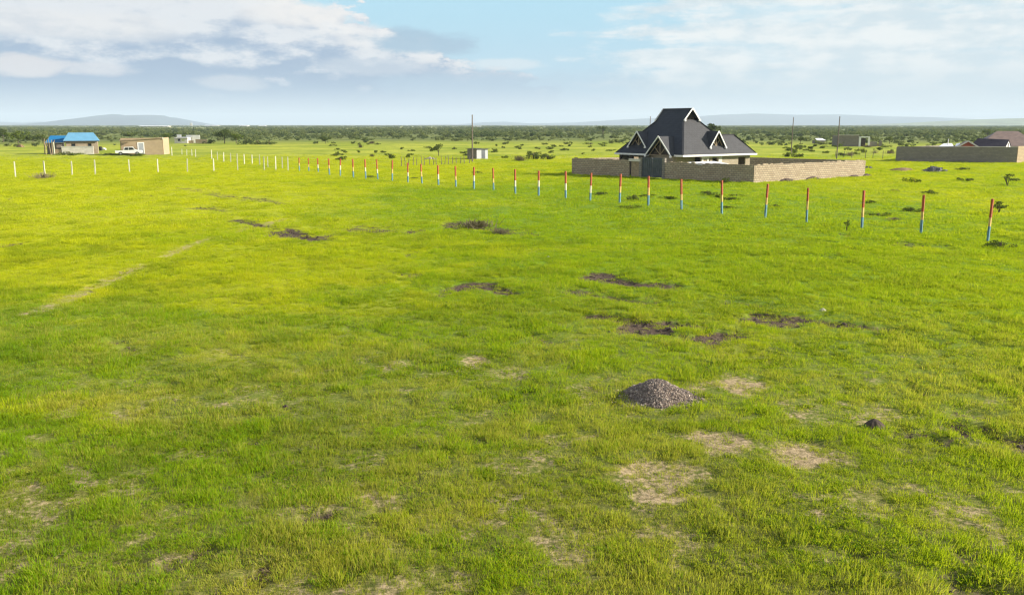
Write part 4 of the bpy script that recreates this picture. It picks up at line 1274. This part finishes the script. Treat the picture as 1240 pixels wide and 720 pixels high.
ORD = ['first', 'second', 'third', 'fourth', 'fifth', 'sixth', 'seventh', 'eighth', 'ninth', 'tenth', 'eleventh', 'twelfth', 'thirteenth', 'fourteenth',
       'fifteenth', 'sixteenth', 'seventeenth', 'eighteenth', 'nineteenth', 'twentieth', 'twenty-first', 'twenty-second', 'twenty-third', 'twenty-fourth',
       'twenty-fifth', 'twenty-sixth', 'twenty-seventh', 'twenty-eighth']
band_me = {}
for pale in (False, True):
    for v_, bands in enumerate(((.36, .57), (.33, .52), (.40, .60), (.37, .62), (.30, .55))):
        _tmp = post_mesh('fence_post', 2.1, True, bands).build('fence_post', [M['p_red'], M['p_white' if pale else 'p_yel'], M['p_blue']])
        band_me[pale, v_] = _tmp.data
        bpy.data.objects.remove(_tmp)
for k, (px, py, pt) in enumerate(banded):
    pale = k in (9, 10, 11, 12, 14, 16, 18, 20, 21, 23, 25)
    o = bpy.data.objects.new('fence_post', band_me[pale, random.randrange(5)])
    scene.collection.objects.link(o)
    x, y = gp(px, py); hh = ht(px, py, pt)
    w_ = random.uniform(.85, 1.1)
    o.location = (x, y, gz(x, y)); o.scale = (w_, w_, hh / 2.1)
    o.rotation_euler = (R(random.uniform(-2.5, 2.5)), R(random.uniform(-2.5, 2.5)), R(42 + random.uniform(-12, 12)))
    tag(o, 'red, %s and blue banded fence post, %s from the right' % ('cream' if pale else 'yellow', ORD[k]), 'fence post', 'banded fence posts in a row across the meadow')
rowA = [(19, 215, 195.5), (54.5, 214, 195), (87.5, 212.3, 195), (115.5, 211.5, 193.5), (157, 208.7, 193), (191.5, 208.5, 192.5), (227, 208.5, 192), (259, 207.5, 192), (288, 206.5, 192),
        (320, 206, 189.5), (334, 205.7, 189), (349, 206.5, 190)]
rowB = [(208.3, 188.3, 178), (220.4, 187.3, 180.3), (226.3, 188.4, 181), (232.6, 189.5, 180.7), (237, 190.5, 181), (256.5, 192.5, 181.5), (263.5, 194.6, 184), (271, 195.7, 184.5),
        (279.4, 197, 185.5), (287.3, 197.5, 186), (296, 199, 186.5), (305.5, 198.7, 187.3), (314.4, 200, 187.5), (324.5, 202.5, 189.5), (342, 204.5, 190)]
pw = post_mesh('fence_post', 1.8, False).build('fence_post', M['postwhite'])
first = True
for row, txt, grp in ((rowA, 'white concrete fence post, %s from the left end of the nearer white row', 'white fence posts of the nearer row'),
                      (rowB, 'slim white fence post, %s from the left in the farther slanting row', 'white fence posts of the slanting row')):
    for k, (px, py, pt) in enumerate(row):
        o = pw if first else pw.copy()
        if not first: scene.collection.objects.link(o)
        first = False
        x, y = gp(px, py)
        o.location = (x, y, gz(x, y)); o.scale = (1.1, 1.1, ht(px, py, pt) / 1.8)
        o.rotation_euler = (R(random.uniform(-1.5, 1.5)), R(random.uniform(0, 3)), R(random.uniform(0, 40)))
        tag(o, txt % ORD[k], 'fence post', grp)
# dark sticks of an old fence behind the banded row
stk = MB().tube([(0, 0, -.1), (.03, 0, .7), (.0, .02, 1.35)], [.06, .05, .04], 6).build('fence_stake', M['pole'])
for k in range(24):
    px = 486 + k * 4.8 + random.uniform(-1, 1); py = 201.5 - (px - 486) * .045
    if k > 17: px, py = 1010 + (k - 18) * 12 + random.uniform(-3, 3), 190 + (k - 18) * .5
    o = stk if k == 0 else stk.copy()
    if k: scene.collection.objects.link(o)
    x, y = gp(px, py); o.location = (x, y, 0); o.scale = (1, 1, random.uniform(.75, 1.1)); o.rotation_euler = (R(random.uniform(-5, 5)), R(random.uniform(-5, 5)), k)
    tag(o, 'dark wooden stake of the old fence behind the banded posts, below the grey shed' if k <= 17 else 'dark wooden stake standing in the meadow below the block ruin',
        'fence stake', 'old fence stakes near the grey shed' if k <= 17 else 'stakes below the block ruin')

# bundle of pale poles and white post by the blue roofed house
for k in range(7):
    px = 54 + k * 2.0; py = 187.3 + random.uniform(-1, .6)
    x, y = gp(px, py); hh = ht(px, py, 168 + random.uniform(-.5, 1.5))
    if k == 0:
        sk = MB().tube([(0, 0, -.1), (.03, .0, 1.2), (0, .03, 2.4)], [.09, .08, .06], 6).build('timber_pole', M['timber']); o = sk
    else:
        o = sk.copy(); scene.collection.objects.link(o)
    o.location = (x, y, 0); o.scale = (1, 1, hh / 2.4); o.rotation_euler = (0, R(random.uniform(-7, 9)), k)
    tag(o, 'slender upright timber pole in the cluster left of the blue roofed house', 'pole', 'timber poles by the blue roofed house')
x, y = gp(66, 188); o = MB().box((0, 0, 1.25), (.2, .2, 2.7)).build('gate_post', M['postwhite']); o.location = (x, y, 0)
tag(o, 'tall pale post at the right end of the timber pole cluster near the blue roof', 'post')

# drum and sack near the blue house
x, y = gp(122, 182.5)
t = thing('drum', 'black drum on the ground right of the blue roofed house', 'drum', (x, y, 0))
MB().tube([(0, 0, 0), (0, 0, .3), (0, 0, .32), (0, 0, .6), (0, 0, .62), (0, 0, .92)], [.36, .36, .38, .36, .38, .36], 14).build('body', M['rubber'], t)
MB().tube([(0, 0, .92), (0, 0, .96)], [.33, .33], 14).build('lid', M['darksheet'], t)
v, f = [], []
mb = MB().tube([(-.45, 0, .1), (-.35, 0, .28), (0, 0, .34), (.35, 0, .28), (.48, 0, .12)], [.1, .26, .3, .26, .1], 10)
o = mb.build('sack', M['white'], None, smooth=True); x, y = gp(126, 182.3); o.location = (x, y, .02)
tag(o, 'plump white sack lying beside the black drum', 'sack')

# ------------------------------------------------------------------ heaps and stones
def mound(name, px, py, wpx, hpx, m, label, cat, seed, depth=.9, rough=.25, rz=0.0, group=None):
    x, y = gp(px, py); d = math.hypot(x, y)
    wd, h = wpx * d / F / 2, hpx * d / F
    y += wd * depth * .6
    v, f = [], []
    nr, na = 14, 40
    for i in range(nr):
        q = i / (nr - 1)
        for j in range(na):
            a = 2 * math.pi * j / na
            xx, yy = q * math.cos(a), q * math.sin(a)
            n_ = float(fbm(np.array([xx + seed * 3.1]), np.array([yy + seed]), .7, seed, 4)[0]) - .5
            e = 1 + (float(fbm(np.array([math.cos(a) * 1.2 + seed]), np.array([math.sin(a) * 1.2]), .8, seed + 9, 3)[0]) - .5) * 1.1
            prof = (1 - q) ** 1.05 if rough < .3 else (1 - q * q)
            v.append((xx * wd * e, yy * wd * depth * e, (prof + n_ * rough * min(1, 3 * (1 - q))) * h - .06 * q))
    for i in range(nr - 1):
        for j in range(na):
            f.append((i * na + j, (i + 1) * na + j, (i + 1) * na + (j + 1) % na, i * na + (j + 1) % na))
    me = mesh_np(name, v, f, m, False)
    o = bpy.data.objects.new(name, me); scene.collection.objects.link(o)
    o.location = (x, y, gz(x, y)); o.rotation_euler = (0, 0, rz)
    tag(o, label, cat, group)
    return o, (x, y, wd, h, depth)

def build_gravel():
    x, y = HEAP
    t = thing('gravel_heap', 'conical heap of mixed grey and brown gravel in the grass', 'gravel heap', (x, y + .25, gz(x, y)))
    wd, h = .75, .47
    r = np.random.default_rng(5)
    def hz(px_, py_):
        q = np.hypot(px_ / wd, py_ / (wd * .95))
        sk = 1 + .18 * math.sin(math.atan2(py_, px_) * 3 + 1) * min(1, q)
        u_ = q / sk
        return h * (max(-.1, 1.04 - u_ ** 1.25 - .10 * math.exp(-(u_ / .18) ** 2)) + .05 * math.sin(px_ * 9 + 1) * math.sin(py_ * 8) * min(1, u_ * 2))
    v, f = [], []
    nr, na = 22, 56
    for i in range(nr):
        q = i / (nr - 1) * 1.15
        for j in range(na):
            a = 2 * math.pi * j / na
            px_, py_ = q * wd * math.cos(a), q * wd * .95 * math.sin(a)
            v.append((px_, py_, hz(px_, py_) + r.normal(0, .008) - .03))
    for i in range(nr - 1):
        for j in range(na):
            f.append((i * na + j, (i + 1) * na + j, (i + 1) * na + (j + 1) % na, i * na + (j + 1) % na))
    gm = plain('gravel_fines', (0.13, 0.095, 0.075), .95, .35, 14, 0, .8)
    me = mesh_np('core', v, f, gm, True)
    o = bpy.data.objects.new('core', me); scene.collection.objects.link(o); o.parent = t
    # pebbles
    m, nt, b = mat('gravel_pebbles')
    rnd = nt.new('ShaderNodeNewGeometry').outputs['Random Per Island']
    nt.put(b.inputs['Base Color'], nt.mix(nt.step(rnd, .7, 1.0), nt.mix(rnd, (.13, .11, .10), (.27, .21, .175)), (.42, .35, .285)))
    b.inputs['Roughness'].default_value = .9
    v, f = [], []
    for i_ in range(6800):
        a, q = r.uniform(0, 6.283), math.sqrt(r.uniform()) * 1.1
        if i_ > 6000: q = 1.0 + abs(r.normal(0, .22))
        px_, py_ = q * wd * math.cos(a), q * wd * .95 * math.sin(a)
        s_ = r.uniform(.006, .017) * (1.0 if r.uniform() < .94 else 1.9)
        z = max(hz(px_, py_) - .03, .0) + s_ * .4
        mtx = np.linalg.qr(r.normal(size=(3, 3)))[0] * s_ * np.array([1, .8, .65])
        o_ = len(v)
        for dx in (-1, 1):
            for dy in (-1, 1):
                for dz in (-1, 1):
                    p = mtx @ (np.array([dx, dy, dz]) * r.uniform(.7, 1.1, 3))
                    v.append((px_ + p[0], py_ + p[1], z + p[2]))
        f += [tuple(o_ + k for k in qd) for qd in ((0, 1, 3, 2), (4, 6, 7, 5), (0, 4, 5, 1), (2, 3, 7, 6), (0, 2, 6, 4), (1, 5, 7, 3))]
    me = mesh_np('pebbles', v, f, m)
    o = bpy.data.objects.new('pebbles', me); scene.collection.objects.link(o); o.parent = t; kind(o, 'stuff')
build_gravel()

mound('soil_clod', 1060, 519, 32, 9, M['soil'], 'dark clod of turned soil in the grass right of the bare tan patches', 'soil clod', 4, .7, .4)
for k, (px, py, wp, hp) in enumerate(((952, 219.5, 34, 3.5), (985, 217.5, 26, 4), (1003, 216, 26, 4), (1030, 214.5, 30, 4.5), (1050, 213.5, 22, 3))):
    mound('soil_bank', px, py, wp, hp, M['soil'], ['long low bank of dark soil at the near corner of the sunlit wall', 'second dark soil bank from the near corner along the sunlit wall',
          'middle dark soil bank along the sunlit wall', 'dark soil bank before the far end of the sunlit wall', 'dark soil bank just past the far end of the sunlit wall'][k], 'soil bank', 20 + k, .35, .35, R(30), 'dark soil banks along the sunlit wall')
def rubble(px, py, wpx, hpx, label, m='stone', seed=1, n=26):
    x, y = gp(px, py); d = math.hypot(x, y)
    wd, h = wpx * d / F / 2, hpx * d / F
    t = bpy.data.objects.new('rubble', None); r = np.random.default_rng(seed)
    mb = MB()
    for _ in range(n):
        a, q = r.uniform(0, 6.28), r.uniform() ** .7
        s_ = r.uniform(.15, .42) * h * 1.3
        mb.box((q * math.cos(a) * wd, q * math.sin(a) * wd * .5, max(.05, h * (1 - q) * r.uniform(.3, .95))), (s_ * r.uniform(.9, 1.8), s_, s_ * .8), r.uniform(0, 3), 0, r.uniform(.6, .9))
    o = mb.build('rubble_heap', M[m]); o.location = (x, y, gz(x, y))
    return tag(o, label, 'rubble heap')
rubble(1132, 208, 30, 7.5, 'grey stone rubble heap in the meadow below the dark shaded wall', 'stone', 3, 40)
rubble(1050, 204.5, 14, 4, 'small dark rubble heap right of the sunlit wall end', 'stone', 4, 18)
mound('soil_heap', 1096, 207, 30, 3.5, M['tansoil'], 'low brown earth heap left of the grey stone rubble', 'soil heap', 33, .5, .35)
mound('soil_heap', 24, 178.2, 9, 3, M['tansoil'], 'small tan earth heap far left beyond the white posts', 'soil heap', 35, .6, .3)
rubble(521, 193, 16, 3.2, 'pale stones strewn left of the small grey shed', 'palestone', 6, 34)
for k, (px, py, wp, lb) in enumerate(((997, 376.5, 10, 'pale flat stone alone in the open grass below the banded posts'), (664, 312, 6, 'small pale stone in the mid meadow'), (390, 312, 4, 'tiny pale stone below the dark soil scar'))):
    o, _ = mound('field_stone', px, py, wp, wp * .28, M['palestone'], lb, 'stone', 50 + k, .7, .35)

# ------------------------------------------------------------------ shrubs
S = shrub
S('shrub', 'low', 1127, 235, 15, 6.5, 'dark wedge shaped shrub behind the second banded post from the right', mkey='leafA')
S('shrub', 'low', 1103, 256, 24, 6, 'low green tussock left of the second banded post from the right')
S('sapling', 'sapling', 1220, 225, 15, 13, 'dark flat topped thorn sapling at the right edge below the shaded wall', 'sapling')
S('sapling', 'sapling', 1210, 259, 15, 14, 'thorn sapling directly behind the last banded post on the right', 'sapling')
S('shrub', 'low', 1211, 299, 24, 11, 'dark shrub at the foot of the last banded post on the right', mkey='leafA')
S('shrub', 'round', 1055, 246, 10, 4.5, 'small dark shrub just right of the third banded post from the right')
S('sapling', 'sapling', 1025, 280, 8, 13, 'thin dark sapling left of the third banded post from the right', 'sapling')
S('shrub', 'low', 1107, 221, 16, 7, 'loose pale green shrub halfway between banded posts and the rubble heap')
S('shrub', 'round', 1163, 219, 7, 4.5, 'small green shrub, left one of a pair below the shaded wall')
S('shrub', 'round', 1174, 219.5, 8, 4.5, 'small green shrub, right one of a pair below the shaded wall')
S('shrub', 'low', 1083, 232, 9, 3.5, 'small grey shrub above the gap between the second and third posts', mkey='leafC')
S('shrub', 'low', 1166, 206, 14, 4, 'dark low shrub right of the grey stone rubble', mkey='leafA')
S('shrub', 'round', 879, 222, 8, 8, 'green shrub growing against the front wall near its sunlit corner', mkey='leafB')
S('shrub', 'low', 727, 236, 22, 5, 'dark shrub before the gate between two banded posts', mkey='leafA')
S('shrub', 'low', 767, 242, 15, 9, 'dark leaning shrub below the gate right of the soil scars', mkey='leafA')
S('shrub', 'low', 857, 236, 20, 6, 'rounded low shrub below the front wall right of the gate', mkey='leafA')
S('shrub', 'low', 451, 215, 14, 3, 'dark flat shrub at the foot of the banded posts left of the shed', mkey='leafA')
S('shrub', 'low', 502, 216.5, 14, 3, 'dark flat shrub between banded posts below the shed', mkey='leafA')
S('shrub', 'low', 578, 209.5, 13, 3, 'dark flat shrub right below the utility pole by the shed', mkey='leafA')
S('shrub', 'brush', 53, 216, 24, 7, 'dry grey brush round the second white post from the left')
S('shrub', 'brush', 576, 276, 40, 10, 'large patch of dry grey brush in the mid meadow')
S('shrub', 'brush', 606, 283, 26, 7, 'smaller patch of dry brush right of the large grey one')
S('shrub', 'round', 413, 194, 11, 6, 'dark shrub behind the left end of the banded row')
S('shrub', 'round', 472, 192, 14, 8, 'round green shrub behind the middle of the banded row', mkey='leafB')
S('shrub', 'round', 495, 191, 9, 7, 'small round shrub right of the round green one', mkey='leafB')
S('shrub', 'round', 646, 193, 15, 13, 'tall grey green shrub between the shed and the stone wall')
S('shrub', 'round', 663, 193, 16, 9, 'broad grey shrub left of the stone wall corner')
S('shrub', 'brush', 629, 195, 14, 7, 'thin dry shrub left of the tall grey green one')
S('shrub', 'low', 612, 191.5, 10, 4, 'low shrub right of the small grey shed')
S('shrub', 'low', 83, 188, 26, 5.5, 'dark green growth along the foot of the low white wall', mkey='leafA')
S('shrub', 'low', 137, 188, 26, 3.5, 'dark green growth before the left end of the block building', mkey='leafA')
S('shrub', 'low', 166, 189, 20, 3.5, 'green growth in front of the white pickup', mkey='leafB')
tree(531, 189, 15, 15, 'dark round tree standing left of the small grey shed', seed=3)
tree(272, 174, 22, 17, 'broad dark tree rising over the hedge left of the banded row', seed=4)
tree(286, 174, 16, 13, 'lighter green tree right of the broad dark hedge tree', seed=5, mkey='leafB')
tree(4, 172, 9, 14, 'brownish dark tree at the left edge of the plain', seed=6)
tree(22, 174, 20, 14, 'bushy green tree near the left edge', seed=7, mkey='leafB')
tree(40, 173, 22, 9, 'low spreading tree left of the timber poles', seed=8)
tree(52, 174, 18, 10, 'dark tree just behind the timber poles', seed=9)
tree(160, 169, 16, 9, 'dark tree behind the roofless block building', seed=10)
tree(202, 172, 12, 10, 'green tree between block building and distant white house', seed=12, mkey='leafB')
tree(730, 164, 12, 12, 'lone dark tree on the plain left of the steep roof', seed=13)
tree(862, 172, 13, 22, 'dark tree top showing behind the right wing of the charcoal roof', seed=14)
tree(969, 174, 9, 8, 'dark round tree beyond the meadow left of the hut', seed=15)
tree(1077, 174, 9, 9, 'dark round tree right of the block ruin', seed=16)
tree(390, 172, 9, 8, 'dark tree above the left end of the banded row', seed=17)
tree(394, 174, 12, 8, 'dark low tree right below the one above the banded row', seed=18)
tree(1195, 167, 10, 10, 'dark tree behind the red gable at the right edge', seed=19)
tree(445, 172.5, 16, 6, 'low dark tree at the edge of the bush above the banded row', seed=20)
hedge = S('hedge', 'low', 255, 174, 14, 6, 'dark hedge clump beside the distant white house', 'hedge', mkey='leafA')
for px, lb in ((298, 'dark hedge clump right of the lighter green tree'), (312, 'dark hedge clump at the right end of the hedge line'), (326, 'small dark hedge clump beyond the hedge end')):
    S('hedge', 'low', px, 175, 16, 7, lb, 'hedge', mkey='leafA')
# scattered small shrubs of the plain, alike to the eye
def scattered(n, x0, x1, y0, y1, label, group, wr=(4, 9), hr=(2.5, 4.5)):
    for _ in range(n):
        px, py = random.uniform(x0, x1), y0 + (y1 - y0) * random.random() ** 1.3
        gx, gy = gp(px, py)
        if not bool(outside(np.array([gx]), np.array([gy]), FOOT)[0]): continue
        k = (py - 151) / 30
        st = random.choice(['round', 'round', 'low', 'low', 'brush'])
        S('shrub', st, px, py, random.uniform(*wr) * (.6 + .4 * k), random.uniform(*hr) * (.6 + .4 * k), label, 'shrub', group, mkey=random.choice(['leafA', 'leafB', 'leafB']) if st != 'brush' else None)
scattered(34, 595, 742, 174, 189, 'small shrub dotted over the yellow plain between shed and steep roofed house', 'small shrubs on the yellow plain')
scattered(30, 400, 590, 174, 190, 'small shrub on the plain behind the banded row left of the shed', 'small shrubs behind the banded row')
scattered(32, 930, 1082, 177, 191, 'small shrub in the rough grass below the block ruin', 'small shrubs below the block ruin', (5, 11), (3, 5.5))
scattered(8, 700, 900, 236, 262, 'small dark weed clump in the grass beside the right half of the banded row', 'weed clumps along the banded row', (6, 12), (1.6, 3))
scattered(3, 900, 1230, 240, 330, 'small dark weed clump in the grass around the right end of the banded row', 'weed clumps at the right end', (6, 12), (1.6, 3))

# bush country to the horizon
def build_bushland():
    col = bpy.data.collections.new('bushland_kinds')
    for k in range(6):
        r = np.random.default_rng(200 + k)
        cl = [(r.normal(0, .35), r.normal(0, .35), r.uniform(.2, .65), r.uniform(.25, .42), r.uniform(.25, .42), r.uniform(.18, .34)) for _ in range(7)]
        v, f = leaf_cloud(230, .13, clumpy(cl), 200 + k)
        me = bpy.data.meshes.new('bushland_%02d' % k); me.from_pydata(v, [], f); me.materials.append(M['bush'])
        col.objects.link(bpy.data.objects.new('bushland_%02d' % k, me))
    X, Y, Sx, H_ = [], [], [], []
    for d0, d1, dens, s0 in ((240, 420, .030, 1.2), (420, 800, .022, 2.1), (800, 1800, .0055, 3.4), (1800, 4500, .0006, 6.0), (4500, 9000, .0001, 11.0)):
        x, y = band(d0, d1, dens, .75, 20)
        n_ = fbm(x, y, 45 if d1 < 1000 else 220, 611, 4)
        dd = np.hypot(x, y)
        k = rng.uniform(size=x.shape) < sstep(n_, .32, .56) * (sstep(dd + (n_ - .5) * 120, 250, 330) if d0 < 300 else 1)
        mid = (np.abs(x / y + .02) < .13) & (dd < 330)
        k &= ~mid
        x, y = x[k], y[k]
        X.append(x); Y.append(y)
        s = s0 * (.4 + 1.15 * rng.uniform(size=len(x)) ** 2.2)
        Sx.append(s); H_.append(np.minimum(s * 1.15, 2.6 + .9 * rng.uniform(size=len(x)) ** 3) * rng.uniform(.7, 1.15, len(x)))
    X, Y, Sx, H_ = map(np.concatenate, (X, Y, Sx, H_))
    n = len(X)
    scatter('bushland', col, np.stack([X, Y, np.zeros(n)], -1), rng.integers(0, 6, n), rng.uniform(0, 6.28, n), np.stack([Sx, Sx, H_], -1), {}, tilt=.03)
build_bushland()

# far buildings near the horizon
def far_shed(px, py, wpx, hpx, label, m='whitesheet', tall=False):
    x, y = gp(px, py); d = math.hypot(x, y)
    wd, h = wpx * d / F, hpx * d / F
    t = thing('far_building', label, 'building', (x, y, 0), R(random.uniform(-8, 8)))
    dp = min(wd * .5, 30)
    MB().box((0, 0, h * .36), (wd, dp, h * .72)).build('wall', M['plaster'], t)
    r_ = MB()
    if tall:
        r_.box((0, 0, h * .86), (wd * 1.08, dp * 1.08, h * .28))
    else:
        r_.slab([(-wd * .53, -dp * .55, h * .74), (wd * .53, -dp * .55, h * .74), (wd * .53, 0, h), (-wd * .53, 0, h)], h * .05)
        r_.slab([(-wd * .53, dp * .55, h * .74), (wd * .53, dp * .55, h * .74), (wd * .53, 0, h), (-wd * .53, 0, h)], h * .05)
    r_.build('roof', M[m], t)
for px, py, wp, hp, lb, tl in ((188, 154.0, 30, 1.7, 'long pale greenhouse range on the far plain below the blue hill', False), (257, 153.6, 15, 1.9, 'white roofed far building right of the blue hill', False),
                               (231.5, 153.2, 2.2, 4.0, 'tiny white tower on the horizon right of the blue hill', True), (296, 153.3, 10, 1.5, 'small white far building on the horizon right of the white roofed one', False),
                               (578, 154.3, 9, 1.6, 'bright white far building on the horizon beside the utility pole', False), (318, 153.5, 8, 1.5, 'faint white far building left of the banded row on the horizon', False)):
    far_shed(px, py, wp, hp, lb, tall=tl)

def build_clods():
    col = bpy.data.collections.new('clod_kinds')
    for k in range(4):
        r = np.random.default_rng(700 + k)
        v, f = [], []
        for i in range(6):
            for j in range(8):
                a, b = math.pi * i / 5, 2 * math.pi * j / 8
                q = r.uniform(.75, 1.25)
                v.append((math.sin(a) * math.cos(b) * q, math.sin(a) * math.sin(b) * q, math.cos(a) * .7 * q))
        for i in range(5):
            for j in range(8):
                f.append((i * 8 + j, (i + 1) * 8 + j, (i + 1) * 8 + (j + 1) % 8, i * 8 + (j + 1) % 8))
        me = bpy.data.meshes.new('clod_%02d' % k); me.from_pydata(v, [], f); me.materials.append(M['soil'])
        col.objects.link(bpy.data.objects.new('clod_%02d' % k, me))
    x, y = band(7, 75, 14)
    _, dark, _, _ = masks(x, y)
    k = dark > .45
    x, y, dark = x[k], y[k], dark[k]
    n = len(x)
    z = relief(x, y) - 0.14 * dark * sstep(np.hypot(x, y), 90, 50)
    s_ = .022 + .075 * rng.uniform(size=n) ** 3
    scatter('soil_clods', col, np.stack([x, y, z], -1), rng.integers(0, 4, n), rng.uniform(0, 6.28, n), np.stack([s_, s_, s_ * .8], -1), {})
build_clods()
build_grass()
build_haze()
